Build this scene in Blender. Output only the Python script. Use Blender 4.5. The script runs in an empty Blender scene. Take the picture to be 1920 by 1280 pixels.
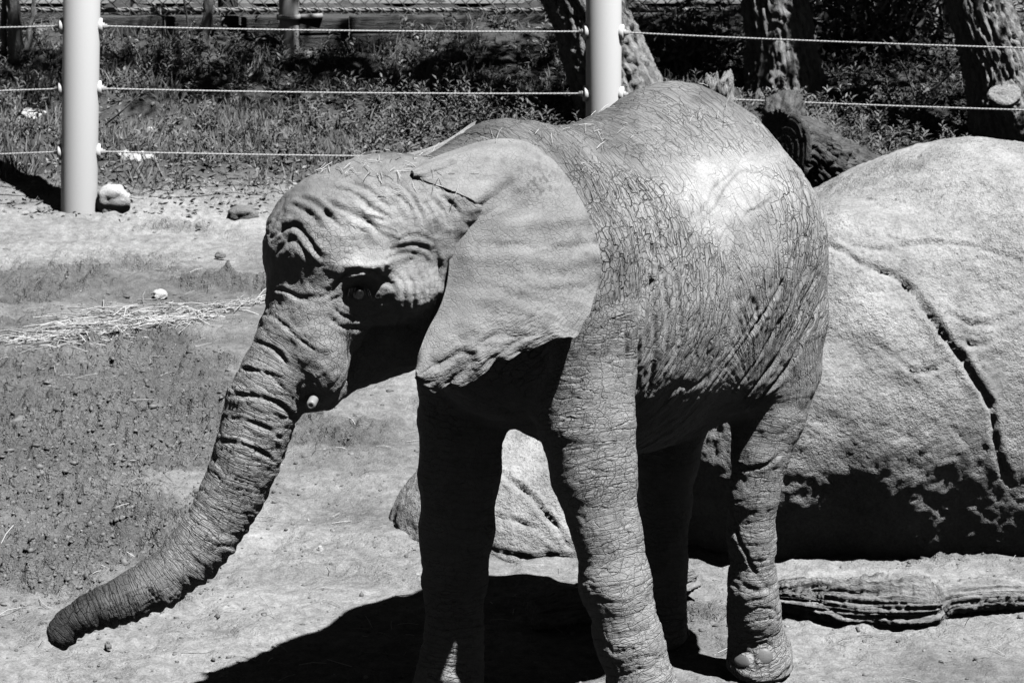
import bpy, bmesh, math, random
import numpy as np
from mathutils import Vector, Matrix
from mathutils.bvhtree import BVHTree

R = math.radians
rng = np.random.default_rng(7)
random.seed(7)
scene = bpy.context.scene

# ------------------------------------------------------------------ camera
CAM_H, PITCH, FPX = 3.88, R(14.0), 4800.0
cam_data = bpy.data.cameras.new('camera')
cam_data.sensor_width = 36.0
cam_data.lens = 36.0 * FPX / 1920.0
cam_data.clip_start, cam_data.clip_end = 0.1, 1500.0
cam_data.dof.use_dof = True
cam_data.dof.focus_distance = 9.6
cam_data.dof.aperture_fstop = 11.0
cam = bpy.data.objects.new('camera', cam_data)
scene.collection.objects.link(cam)
cam.location = (0, 0, CAM_H)
cam.rotation_euler = (R(90) - PITCH, 0, 0)
scene.camera = cam

# ------------------------------------------------------------------ sky and sun (a monochrome photograph: neutral light)
SUN_EL = R(65.0)
SUN_DIR = np.array([0.745, -0.665])            # horizontal direction towards the sun
SUN_DIR = SUN_DIR / np.linalg.norm(SUN_DIR)
world = bpy.data.worlds.new('World')
scene.world = world
world.use_nodes = True
wn, wl = world.node_tree.nodes, world.node_tree.links
sky = wn.new('ShaderNodeTexSky')
sky.sky_type = 'NISHITA'
sky.sun_disc = False
sky.altitude = 1600.0
sky.air_density, sky.dust_density, sky.ozone_density = 0.22, 0.0, 3.0      # clear, dry air: a deep sky
sky.sun_elevation = SUN_EL
sky.sun_rotation = math.atan2(SUN_DIR[0], SUN_DIR[1])
bw = wn.new('ShaderNodeSeparateColor')          # the photograph is taken in black and white through a red filter
wl.new(sky.outputs[0], bw.inputs[0])
wl.new(bw.outputs[0], wn['Background'].inputs[0])
wn['Background'].inputs[1].default_value = 0.05
sun_data = bpy.data.lights.new('sun', 'SUN')
sun_data.energy = 5.0
sun_data.angle = R(0.53)
sun = bpy.data.objects.new('sun', sun_data)
scene.collection.objects.link(sun)
sv = Vector((SUN_DIR[0] * math.cos(SUN_EL), SUN_DIR[1] * math.cos(SUN_EL), math.sin(SUN_EL)))
sun.rotation_euler = sv.to_track_quat('Z', 'Y').to_euler()
sun.location = (6, -4, 12)
vs = scene.view_settings
vs.view_transform = 'Standard'
vs.look = 'None'
vs.gamma = 1.0
vs.exposure = 0.9
vs.use_curve_mapping = False
cy = scene.cycles
cy.max_bounces, cy.diffuse_bounces, cy.glossy_bounces, cy.transparent_max_bounces = 4, 0, 1, 8     # hard, contrasty light
scene.render.resolution_x, scene.render.resolution_y = 1024, 682

# ------------------------------------------------------------------ geometry helpers
CP, SP = math.cos(PITCH), math.sin(PITCH)
def ray(px, py):
    a, b = (px - 960.0) / FPX, (640.0 - py) / FPX
    v = np.array([a, CP + b * SP, -SP + b * CP])
    return v / np.linalg.norm(v)
def P(px, py, Y):
    """the point seen at photo pixel (px, py) whose distance along the ground is Y"""
    r = ray(px, py)
    return np.array([0, 0, CAM_H]) + r * (Y / r[1])
def project(V):
    dz = V[:, 2] - CAM_H
    t = V[:, 1] * CP - dz * SP
    return 960 + FPX * V[:, 0] / t, 640 - FPX * (V[:, 1] * SP + dz * CP) / t
def sstep(a, b, x):
    t = np.clip((x - a) / (b - a), 0, 1)
    return t * t * (3 - 2 * t)

def _hash(ix, iy, iz, seed):
    h = (ix.astype(np.int64) * 374761393 + iy.astype(np.int64) * 668265263 + iz.astype(np.int64) * 2147483647 + seed * 974634777) & 0xFFFFFFFF
    h = ((h ^ (h >> 13)) * 1274126177) & 0xFFFFFFFF
    h = ((h ^ (h >> 16)) * 2246822519) & 0xFFFFFFFF
    return (h ^ (h >> 15)) & 0xFFFFFFFF
def vnoise(p, seed=0):
    """smooth value noise in -1..1 for an (N,3) array"""
    f = np.floor(p); w = p - f; i = f.astype(np.int64)
    w = w * w * w * (w * (w * 6 - 15) + 10)
    out = 0
    for dx in (0, 1):
        wx = w[:, 0] if dx else 1 - w[:, 0]
        for dy in (0, 1):
            wy = w[:, 1] if dy else 1 - w[:, 1]
            for dz in (0, 1):
                wz = w[:, 2] if dz else 1 - w[:, 2]
                out = out + wx * wy * wz * (_hash(i[:, 0] + dx, i[:, 1] + dy, i[:, 2] + dz, seed) / 2147483647.5 - 1)
    return out
def fbm(p, octaves=4, seed=0, gain=0.5, lac=2.07):
    s, a = 0, 1.0
    for o in range(octaves):
        s = s + a * vnoise(p + 17.3 * o, seed + o)
        p = p * lac; a *= gain
    return s
def worley2(u, v, seed=0, jitter=0.9, wrap=None):
    """F1 and F2 of 2-D cell noise"""
    iu, iv = np.floor(u).astype(np.int64), np.floor(v).astype(np.int64)
    f1 = np.full(u.shape, 9.0); f2 = np.full(u.shape, 9.0)
    zero = np.zeros_like(iu)
    for du in (-1, 0, 1):
        for dv in (-1, 0, 1):
            a, b = iu + du, iv + dv
            aw = a if wrap is None else a % wrap
            hx = 0.5 + jitter * (_hash(aw, b, zero, seed) / 4294967295.0 - 0.5)
            hy = 0.5 + jitter * (_hash(aw, b, zero + 1, seed) / 4294967295.0 - 0.5)
            dd = np.sqrt((a + hx - u) ** 2 + (b + hy - v) ** 2)
            f2 = np.minimum(np.maximum(dd, f1), f2)
            f1 = np.minimum(f1, dd)
    return f1, f2

def mesh_np(name, V, F, smooth=True):
    V = np.ascontiguousarray(V, dtype=np.float32); F = np.ascontiguousarray(F, dtype=np.int32)
    me = bpy.data.meshes.new(name)
    n = F.shape[1]
    me.vertices.add(len(V)); me.vertices.foreach_set('co', V.ravel())
    me.loops.add(F.size); me.loops.foreach_set('vertex_index', F.ravel())
    me.polygons.add(len(F))
    me.polygons.foreach_set('loop_start', np.arange(0, F.size, n, dtype=np.int32))
    me.polygons.foreach_set('loop_total', np.full(len(F), n, dtype=np.int32))
    me.update(calc_edges=True); me.validate()
    if smooth:
        me.polygons.foreach_set('use_smooth', np.ones(len(F), dtype=bool))
    return me
def link(name, me, mat=None, parent=None, **props):
    o = bpy.data.objects.new(name, me)
    scene.collection.objects.link(o)
    if mat is not None and me is not None:
        if me.materials: me.materials[0] = mat
        else: me.materials.append(mat)
    if parent is not None: o.parent = parent
    for k, v in props.items(): o[k] = v
    return o
def get_co(me):
    a = np.empty(len(me.vertices) * 3, dtype=np.float32); me.vertices.foreach_get('co', a)
    return a.reshape(-1, 3).astype(np.float64)
def get_no(me):
    a = np.empty(len(me.vertices) * 3, dtype=np.float32); me.vertices.foreach_get('normal', a)
    return a.reshape(-1, 3).astype(np.float64)
def set_attr(me, name, arr):
    arr = np.ascontiguousarray(arr, dtype=np.float32)
    if arr.ndim == 1:
        at = me.attributes.new(name, 'FLOAT', 'POINT'); at.data.foreach_set('value', arr)
    else:
        at = me.attributes.new(name, 'FLOAT_VECTOR', 'POINT'); at.data.foreach_set('vector', arr.ravel())
def subdivide(me, levels=1):
    o = bpy.data.objects.new('tmp', me); scene.collection.objects.link(o)
    m = o.modifiers.new('s', 'SUBSURF'); m.levels = levels; m.render_levels = levels
    dg = bpy.context.evaluated_depsgraph_get()
    out = bpy.data.meshes.new_from_object(o.evaluated_get(dg))
    bpy.data.objects.remove(o); bpy.data.meshes.remove(me)
    return out

# signed-distance modelling -> one continuous surface
class Field:
    def __init__(self, lo, hi, h):
        self.lo = np.array(lo, float); self.h = h
        self.n = np.ceil((np.array(hi, float) - self.lo) / h).astype(int) + 1
        self.F = np.full(self.n, 1.0, dtype=np.float32)
    def _slab(self, c0, c1):
        a = np.clip(np.floor((c0 - self.lo) / self.h).astype(int), 0, self.n)
        b = np.clip(np.ceil((c1 - self.lo) / self.h).astype(int) + 1, 0, self.n)
        ax = [(self.lo[i] + self.h * np.arange(a[i], b[i])).astype(np.float32) for i in range(3)]
        return tuple(slice(a[i], b[i]) for i in range(3)), ax[0][:, None, None], ax[1][None, :, None], ax[2][None, None, :]
    def add(self, prim, k=0.08, cut=False):
        c0, c1 = prim.box()
        pad = k * 2 + 0.06
        sl, X, Y, Z = self._slab(c0 - pad, c1 + pad)
        d = prim.dist(X, Y, Z).astype(np.float32)
        f = self.F[sl]
        if cut: f = -self._smin(-f, d, k)
        else: f = self._smin(f, d, k)
        self.F[sl] = f
    @staticmethod
    def _smin(a, b, k):
        h = np.maximum(k - np.abs(a - b), 0) / k
        return np.minimum(a, b) - h * h * h * k / 6.0
    def mesh(self):
        F, h = self.F, self.h
        S = F < 0
        cnt = np.zeros(self.n - 1, dtype=np.uint8)
        offs = [(i, j, k) for i in (0, 1) for j in (0, 1) for k in (0, 1)]
        def sub(A, o): return A[o[0]:A.shape[0] - 1 + o[0], o[1]:A.shape[1] - 1 + o[1], o[2]:A.shape[2] - 1 + o[2]]
        for o in offs: cnt += sub(S, o)
        I = np.argwhere((cnt > 0) & (cnt < 8))
        C = np.stack([F[I[:, 0] + o[0], I[:, 1] + o[1], I[:, 2] + o[2]] for o in offs], 1).astype(np.float64)
        O = np.array(offs, float)
        acc = np.zeros((len(I), 3)); num = np.zeros(len(I))
        for a in range(8):
            for b in range(a + 1, 8):
                if np.abs(O[a] - O[b]).sum() != 1: continue
                fa, fb = C[:, a], C[:, b]
                m = (fa < 0) != (fb < 0)
                t = np.where(m, fa / np.where(m, fa - fb, 1), 0)
                acc += np.where(m[:, None], O[a] + t[:, None] * (O[b] - O[a]), 0); num += m
        V = self.lo + h * (I + acc / num[:, None])
        idx = np.full(self.n - 1, -1, dtype=np.int32)
        idx[I[:, 0], I[:, 1], I[:, 2]] = np.arange(len(I))
        quads = []
        for ax in range(3):
            u, v = (ax + 1) % 3, (ax + 2) % 3
            s0 = [slice(1, -1)] * 3; s1 = [slice(1, -1)] * 3
            s0[ax] = slice(0, -1); s1[ax] = slice(1, None)
            A, B = S[tuple(s0)], S[tuple(s1)]
            for flip in (False, True):
                E = np.argwhere((A & ~B) if not flip else (~A & B))
                if not len(E): continue
                E[:, u] += 1; E[:, v] += 1
                c = []
                for du, dv in ((-1, -1), (0, -1), (0, 0), (-1, 0)):
                    G = E.copy(); G[:, u] += du; G[:, v] += dv
                    c.append(idx[G[:, 0], G[:, 1], G[:, 2]])
                q = np.stack(c, 1)
                quads.append(q[:, ::-1] if flip else q)
        return V, np.concatenate(quads)
class Cone:
    """limb segment: a capsule whose radius runs from r0 to r1"""
    def __init__(s, a, b, r0, r1): s.a, s.b, s.r0, s.r1 = np.array(a, float), np.array(b, float), r0, r1
    def box(s):
        r = max(s.r0, s.r1); return np.minimum(s.a, s.b) - r, np.maximum(s.a, s.b) + r
    def dist(s, X, Y, Z):
        d = s.b - s.a; L = d @ d + 1e-9
        t = np.clip(((X - s.a[0]) * d[0] + (Y - s.a[1]) * d[1] + (Z - s.a[2]) * d[2]) / L, 0, 1)
        q = np.sqrt((X - s.a[0] - t * d[0]) ** 2 + (Y - s.a[1] - t * d[1]) ** 2 + (Z - s.a[2] - t * d[2]) ** 2)
        return q - (s.r0 + t * (s.r1 - s.r0))
class Ell:
    """ellipsoid with its own axes (rows of M)"""
    def __init__(s, c, r, M=np.eye(3)): s.c, s.r, s.M = np.array(c, float), np.array(r, float), np.array(M, float)
    def box(s):
        e = np.sqrt(((s.M.T * s.r) ** 2).sum(1)); return s.c - e, s.c + e
    def dist(s, X, Y, Z):
        k0 = 0; k1 = 0
        for i in range(3):
            m = s.M[i]
            q = (X - s.c[0]) * m[0] + (Y - s.c[1]) * m[1] + (Z - s.c[2]) * m[2]
            k0 = k0 + (q / s.r[i]) ** 2; k1 = k1 + (q / s.r[i] ** 2) ** 2
        k0 = np.sqrt(k0); k1 = np.sqrt(k1) + 1e-9
        return k0 * (k0 - 1) / k1
def frame(fwd, tilt=0.0):
    """axes forward, left, up for a horizontal forward direction; tilt lowers the nose"""
    f = np.array([fwd[0], fwd[1], 0.0]); f /= np.linalg.norm(f)
    l = np.array([-f[1], f[0], 0.0]); u = np.array([0, 0, 1.0])
    f2 = f * math.cos(tilt) - u * math.sin(tilt); u2 = u * math.cos(tilt) + f * math.sin(tilt)
    return np.array([f2, l, u2])
def chain_prims(nodes):
    return [Cone(nodes[i][0], nodes[i + 1][0], nodes[i][1], nodes[i + 1][1]) for i in range(len(nodes) - 1)]
# ------------------------------------------------------------------ the elephant: skeleton
BF = frame((-0.65, -0.76))            # body axes: forward, left, up
HF = frame((-0.92, -0.40), R(8))      # the head is turned to its right
def nodes(lst): return [(P(x, y, Y), r) for x, y, Y, r in lst]
TRUNK = nodes([(640, 500, 8.80, .205), (600, 575, 8.76, .180), (566, 640, 8.73, .158), (532, 700, 8.70, .139), (497, 752, 8.68, .125), (482, 800, 8.67, .117),
               (467, 850, 8.66, .110), (447, 900, 8.65, .104), (426, 943, 8.64, .101), (398, 994, 8.62, .100), (360, 1042, 8.60, .097), (300, 1090, 8.57, .091),
               (250, 1115, 8.55, .081), (205, 1134, 8.53, .070), (165, 1150, 8.51, .058), (133, 1170, 8.50, .052), (114, 1190, 8.49, .058)])
LEG_FL = nodes([(1068, 500, 9.22, .25), (1082, 600, 9.19, .24), (1088, 700, 9.14, .197), (1096, 790, 9.10, .174), (1112, 890, 9.05, .153), (1134, 990, 9.00, .124),
                (1153, 1090, 8.96, .118), (1180, 1200, 8.93, .115), (1203, 1290, 8.92, .119), (1212, 1350, 8.92, .132)])
LEG_FR = nodes([(880, 600, 9.52, .22), (872, 700, 9.50, .185), (869, 780, 9.50, .166), (862, 890, 9.48, .150), (856, 990, 9.46, .136), (852, 1090, 9.44, .116),
                (853, 1190, 9.42, .110), (846, 1270, 9.40, .120), (840, 1310, 9.40, .132)])
LEG_HL = nodes([(1415, 480, 9.92, .25), (1432, 600, 9.93, .24), (1446, 690, 9.95, .198), (1439, 770, 9.91, .152), (1424, 850, 9.87, .114), (1414, 920, 9.855, .099),
                (1411, 1010, 9.855, .092), (1411, 1100, 9.865, .090), (1414, 1150, 9.885, .096), (1419, 1192, 9.92, .112)])
LEG_HR = nodes([(1270, 640, 10.25, .27), (1262, 740, 10.27, .20), (1250, 850, 10.30, .135), (1246, 950, 10.33, .108), (1241, 1050, 10.33, .098), (1240, 1110, 10.31, .102),
                (1238, 1150, 10.29, .115)])
def foot(p, rx, ry, fw):
    M = frame(fw)
    c = np.array([p[0], p[1], 0.085])
    return [Ell(c + 0.03 * M[0], (rx, ry, .10), M), Ell(c + np.array([0, 0, -.04]) + 0.04 * M[0], (rx * 1.06, ry * 1.06, .075), M)]
sacrum, withers = np.array([.665, 10.10, 2.41]), np.array([-.04, 9.35, 2.40])
TORSO = [Ell((.44, 9.83, 1.645), (.80, .58, .655), BF),
         Ell((.04, 9.40, 1.79), (.46, .44, .565), BF),
         Ell((.70, 10.06, 1.80), (.47, .49, .56), BF),
         Cone(sacrum + [.06, .07, -.32], sacrum + [-.03, -.03, -.25], .26, .25),
         Cone(withers + [.0, .0, -.22], withers + [.30, .33, -.35], .19, .22),
         Cone(withers + [.30, .33, -.34], sacrum + [-.03, -.03, -.26], .22, .24),
         Ell(P(1420, 490, 9.90), (.30, .255, .42), BF),
         Ell(P(985, 620, 9.30), (.32, .34, .29), BF),
         Cone(P(1290, 720, 9.80), P(1400, 690, 9.86), .17, .17)]
NECK = [Cone(P(770, 470, 9.03), P(960, 500, 9.32), .30, .40), Cone(P(740, 422, 9.0), P(930, 364, 9.33), .175, .225)]
HEAD = [Ell(P(690, 445, 8.90), (.335, .27, .275), HF),
        Ell(P(607, 472, 8.80), (.175, .215, .235), HF),
        Cone(P(602, 485, 8.80), P(573, 600, 8.75), .186, .152),
        Ell(P(745, 395, 8.92), (.22, .23, .18), HF),
        Ell(P(735, 535, 8.84), (.17, .235, .12), HF)]
JAW = [Cone(P(775, 600, 8.95), P(665, 672, 8.87), .165, .105), Cone(P(665, 672, 8.87), P(606, 738, 8.74), .095, .052), Cone(P(606, 738, 8.74), P(592, 752, 8.70), .050, .042)]
CHEEK = [Ell(P(596, 660, 8.65), (.10, .105, .185), HF), Ell(P(688, 494, 8.645), (.10, .08, .048), HF), Ell(P(768, 540, 8.70), (.10, .085, .080), HF),
         Cone(P(790, 345, 8.90), P(872, 386, 8.83), .075, .065), Cone(P(872, 386, 8.83), P(828, 455, 8.80), .065, .07), Cone(P(822, 470, 8.80), P(800, 580, 8.80), .07, .06)]

def build_elephant_surface(h):
    f = Field((-2.0, 8.15, -0.06), (1.5, 10.95, 2.55), h)
    for i, p in enumerate(TORSO): f.add(p, 0.001 if i == 0 else 0.16)
    for L in (LEG_HR, LEG_FR, LEG_HL, LEG_FL):
        for p in chain_prims(L): f.add(p, 0.07)
    for p in NECK: f.add(p, 0.16)
    for p in HEAD: f.add(p, 0.12)
    for p in chain_prims(TRUNK): f.add(p, 0.05)
    for p in JAW: f.add(p, 0.04)
    for p in CHEEK: f.add(p, 0.05)
    for L, fw, r in ((LEG_FL, (-.5, -.86), (.165, .15)), (LEG_FR, (-.6, -.8), (.155, .145)), (LEG_HL, (-.35, -.93), (.155, .125)), (LEG_HR, (-.6, -.8), (.15, .125))):
        e = L[-1][0] + (np.array([.035, .03, 0]) if L is LEG_HL else 0)
        for p in foot(e, r[0], r[1], fw): f.add(p, 0.05)
    f.add(Ell(P(680, 546, 8.585), (.066, .05, .024), HF), 0.03, cut=True)          # eye socket
    zz = f.lo[2] + h * np.arange(f.n[2])
    f.F = np.maximum(f.F, (0.003 - zz)[None, None, :].astype(np.float32))          # flat soles
    return f.mesh()
# ------------------------------------------------------------------ material helpers
def new_mat(name):
    m = bpy.data.materials.new(name); m.use_nodes = True
    nt = m.node_tree
    return m, nt, nt.nodes['Principled BSDF']
class NT:
    """short-hand for wiring nodes"""
    def __init__(s, nt): s.nt, s.n, s.l = nt, nt.nodes, nt.links
    def _in(s, node, key, v):
        if v is None: return
        sock = node.inputs[key]
        if isinstance(v, bpy.types.NodeSocket): s.l.new(v, sock)
        else: sock.default_value = v
    def attr(s, name, out='Fac'):
        a = s.n.new('ShaderNodeAttribute'); a.attribute_name = name; return a.outputs[out]
    def coord(s, out='Object'): return s.n.new('ShaderNodeTexCoord').outputs[out]
    def math(s, op, a, b=None, c=None):
        m = s.n.new('ShaderNodeMath'); m.operation = op
        s._in(m, 0, a); s._in(m, 1, b); s._in(m, 2, c); return m.outputs[0]
    def vmath(s, op, a, b=None, scale=None):
        m = s.n.new('ShaderNodeVectorMath'); m.operation = op
        s._in(m, 0, a); s._in(m, 1, b)
        if scale is not None: s._in(m, 'Scale', scale)
        return m.outputs[0]
    def noise(s, vec, scale, detail=3, rough=.55, out='Fac'):
        t = s.n.new('ShaderNodeTexNoise'); s._in(t, 'Vector', vec); s._in(t, 'Scale', scale); s._in(t, 'Detail', detail); s._in(t, 'Roughness', rough)
        return t.outputs[0 if out == 'Fac' else 1]
    def edge(s, vec, scale, dims='3D', rand=1.0):
        t = s.n.new('ShaderNodeTexVoronoi'); t.voronoi_dimensions = dims; t.feature = 'DISTANCE_TO_EDGE'
        s._in(t, 'Vector', vec); s._in(t, 'Scale', scale); s._in(t, 'Randomness', rand); return t.outputs['Distance']
    def ss(s, v, a, b, lo=0.0, hi=1.0):
        m = s.n.new('ShaderNodeMapRange'); m.interpolation_type = 'SMOOTHSTEP'
        s._in(m, 0, v); s._in(m, 1, a); s._in(m, 2, b); s._in(m, 3, lo); s._in(m, 4, hi); return m.outputs[0]
    def lin(s, v, a, b, lo=0.0, hi=1.0):
        m = s.n.new('ShaderNodeMapRange'); s._in(m, 0, v); s._in(m, 1, a); s._in(m, 2, b); s._in(m, 3, lo); s._in(m, 4, hi); return m.outputs[0]
    def grey(s, v):
        c = s.n.new('ShaderNodeCombineColor')
        for i in range(3): s.l.new(v, c.inputs[i])
        return c.outputs[0]
    def bump(s, h, dist, strength=1.0, normal=None):
        b = s.n.new('ShaderNodeBump'); s._in(b, 'Height', h); s._in(b, 'Distance', dist); s._in(b, 'Strength', strength)
        if normal is not None: s.l.new(normal, b.inputs['Normal'])
        return b.outputs[0]

def skin_material():
    m, nt, b = new_mat('elephant skin'); k = NT(nt)
    obj = k.coord('Object')
    warp = k.vmath('SUBTRACT', k.noise(obj, 13.0, 2, .5, 'Color'), (.5, .5, .5))
    wc = k.vmath('ADD', k.attr('wc', 'Vector'), k.vmath('SCALE', warp, None, .55))
    def crease(scale, off, width, detail=1.0):
        n = k.noise(k.vmath('ADD', k.vmath('SCALE', wc, None, scale), (off, off * 1.7, 0)), 1.0, detail, .45)
        return k.math('SUBTRACT', 1.0, k.ss(k.math('ABSOLUTE', k.math('SUBTRACT', n, .5)), 0.0, width))
    iso = k.math('SUBTRACT', 1.0, k.ss(k.edge(k.vmath('ADD', obj, k.vmath('SCALE', warp, None, .02)), 56.0), 0.0, .09))
    def plates(f, width, off):                    # long polygonal plates parted by thin cracks
        v = k.vmath('ADD', k.vmath('MULTIPLY', wc, (f[0], f[1], 1.0)), (off, off * .7, 0))
        return k.math('SUBTRACT', 1.0, k.ss(k.edge(v, 1.0, '2D'), 0.0, width))
    cell = k.math('MULTIPLY_ADD', plates((11.0, 2.6), .085, 5.0), .55, plates((5.2, 1.25), .055, 0.0))
    lw = k.attr('lw')
    net = k.math('ADD', k.math('MULTIPLY', iso, k.math('SUBTRACT', 1.0, lw)), k.math('MULTIPLY', k.math('MULTIPLY', cell, lw), k.ss(k.noise(obj, 14.0, 2), .36, .58, 1.7, 2.7)))
    rough = k.attr('rough')                       # how deeply the hide is cracked
    fine = k.noise(obj, 170.0, 2, .6)
    broken = k.ss(k.noise(obj, 11.0, 3), .35, .62, .7, 1.05)
    long_ = k.math('MULTIPLY', k.math('MULTIPLY_ADD', crease(1.9, 9.0, .055), .12, k.math('MULTIPLY', crease(1.0, 0.0, .045), .6)), lw)
    lines = k.math('MULTIPLY', k.math('MULTIPLY_ADD', net, .32, long_), k.math('MULTIPLY', rough, broken))
    h = k.math('MULTIPLY_ADD', fine, .16, k.math('MULTIPLY', lines, -1.0))
    nt.links.new(k.bump(h, .0100, 1.0), b.inputs['Normal'])
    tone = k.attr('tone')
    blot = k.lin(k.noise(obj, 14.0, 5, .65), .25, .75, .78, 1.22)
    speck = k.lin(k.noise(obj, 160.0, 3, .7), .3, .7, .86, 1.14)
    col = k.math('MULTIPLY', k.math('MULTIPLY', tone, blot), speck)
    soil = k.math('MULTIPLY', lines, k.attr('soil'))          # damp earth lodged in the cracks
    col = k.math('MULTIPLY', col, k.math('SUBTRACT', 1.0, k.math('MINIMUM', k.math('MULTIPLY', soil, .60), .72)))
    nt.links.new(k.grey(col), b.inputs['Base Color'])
    b.inputs['Roughness'].default_value = .8
    b.inputs['Specular IOR Level'].default_value = .18
    return m
M_SKIN = skin_material()

# ------------------------------------------------------------------ the elephant: surface, folds and wrinkles
def chain_coords(V, ch):
    """distance, arc length along, angle around and radius for the points near a limb (smooth across bends)"""
    C = np.array([np.append(p, r) for p, r in ch]); best = np.full(len(V), 9.0); S = np.zeros(len(V)); TH = np.zeros(len(V)); RR = np.ones(len(V))
    for i in range(len(C) - 1):
        d = C[i + 1, :3] - C[i, :3]; t = np.clip((V - C[i, :3]) @ d / (d @ d), 0, 1)
        best = np.minimum(best, np.linalg.norm(V - C[i, :3] - t[:, None] * d, axis=1) - C[i, 3] - t * (C[i + 1, 3] - C[i, 3]))
    ix = np.nonzero(best < .16)[0]; v = V[ix]
    Q = catmull(C, .03); L = np.concatenate([[0], np.cumsum(np.linalg.norm(np.diff(Q[:, :3], axis=0), axis=1))])
    tan = np.gradient(Q[:, :3], axis=0); tan /= np.linalg.norm(tan, axis=1, keepdims=True)
    sw = np.zeros(len(ix)); ss = np.zeros(len(ix)); sr = np.zeros(len(ix)); c_ = np.zeros((len(ix), 3)); tx = np.zeros((len(ix), 3))
    for j in range(len(Q)):
        q = v - Q[j, :3]; al = q @ tan[j]
        w = np.exp(-(np.linalg.norm(q, axis=1) - Q[j, 3]) / .03) + 1e-9
        sw += w; ss += w * (L[j] + np.clip(al, -.12, .12)); sr += w * Q[j, 3]; c_ += w[:, None] * Q[j, :3]; tx += w[:, None] * tan[j]
    c_ /= sw[:, None]; tx /= np.linalg.norm(tx, axis=1, keepdims=True)
    q = v - c_; yv = np.array([0, -1.0, 0]) - tx * (-tx[:, 1:2]); yv /= np.linalg.norm(yv, axis=1, keepdims=True); xv = np.cross(yv, tx)
    S[ix] = ss / sw; RR[ix] = sr / sw; TH[ix] = np.arctan2((q * xv).sum(1), (q * yv).sum(1))
    return best, S, TH, RR
def group_dist(V, prims):
    return np.min([p.dist(V[:, 0], V[:, 1], V[:, 2]) for p in prims], axis=0)
def catmull(pts, step=5.0):
    pts = np.array(pts, float)
    q = np.vstack([2 * pts[0] - pts[1], pts, 2 * pts[-1] - pts[-2]])
    out = []
    for i in range(1, len(q) - 2):
        n = max(2, int(np.linalg.norm(q[i + 1] - q[i]) / step))
        for t in np.linspace(0, 1, n, endpoint=False):
            out.append(.5 * (2 * q[i] + (q[i + 1] - q[i - 1]) * t + (2 * q[i - 1] - 5 * q[i] + 4 * q[i + 1] - q[i + 2]) * t * t + (3 * q[i] - q[i - 1] - 3 * q[i + 1] + q[i + 2]) * t ** 3))
    out.append(q[-2])
    return np.array(out)
def hit(bvh, px, py):
    r = ray(px, py)
    loc, no, i, d = bvh.ray_cast(Vector((0, 0, CAM_H)), Vector(r), 60.0)
    return None if loc is None else np.array(loc)
def press(V, disp, bvh, creases, rough_amt=None):
    """creases: (photo polyline, width m, depth m, swell): a furrow pressed along a line on the surface"""
    for pts, w, dep, swell in creases:
        path = [hit(bvh, x, y) for x, y in catmull(pts)]
        path = np.array([p for p in path if p is not None])
        if len(path) < 2: continue
        lo, hi = path.min(0) - 5 * w, path.max(0) + 5 * w
        idx = np.nonzero(((V > lo) & (V < hi)).all(1))[0]
        if not len(idx): continue
        A, B = path[:-1], path[1:]
        best = np.full(len(idx), 9.0); tb = np.zeros(len(idx))
        for j in range(len(A)):
            d = B[j] - A[j]; L = d @ d + 1e-12
            t = np.clip((V[idx] - A[j]) @ d / L, 0, 1)
            q = np.linalg.norm(V[idx] - A[j] - t[:, None] * d, axis=1)
            m = q < best; best[m] = q[m]; tb[m] = ((j + t) / len(A))[m]
        taper = np.sin(np.pi * np.clip(tb * .94 + .03, 0, 1)) ** .5 * (.72 + .45 * vnoise(V[idx] * 16, 91))
        w = w * (1 + .45 * vnoise(V[idx] * 24, 92)); swell = swell * .55
        disp[idx] += taper * (-dep * np.exp(-(best / w) ** 2) + swell * dep * np.exp(-((best - 2.1 * w) / (1.1 * w)) ** 2))

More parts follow.
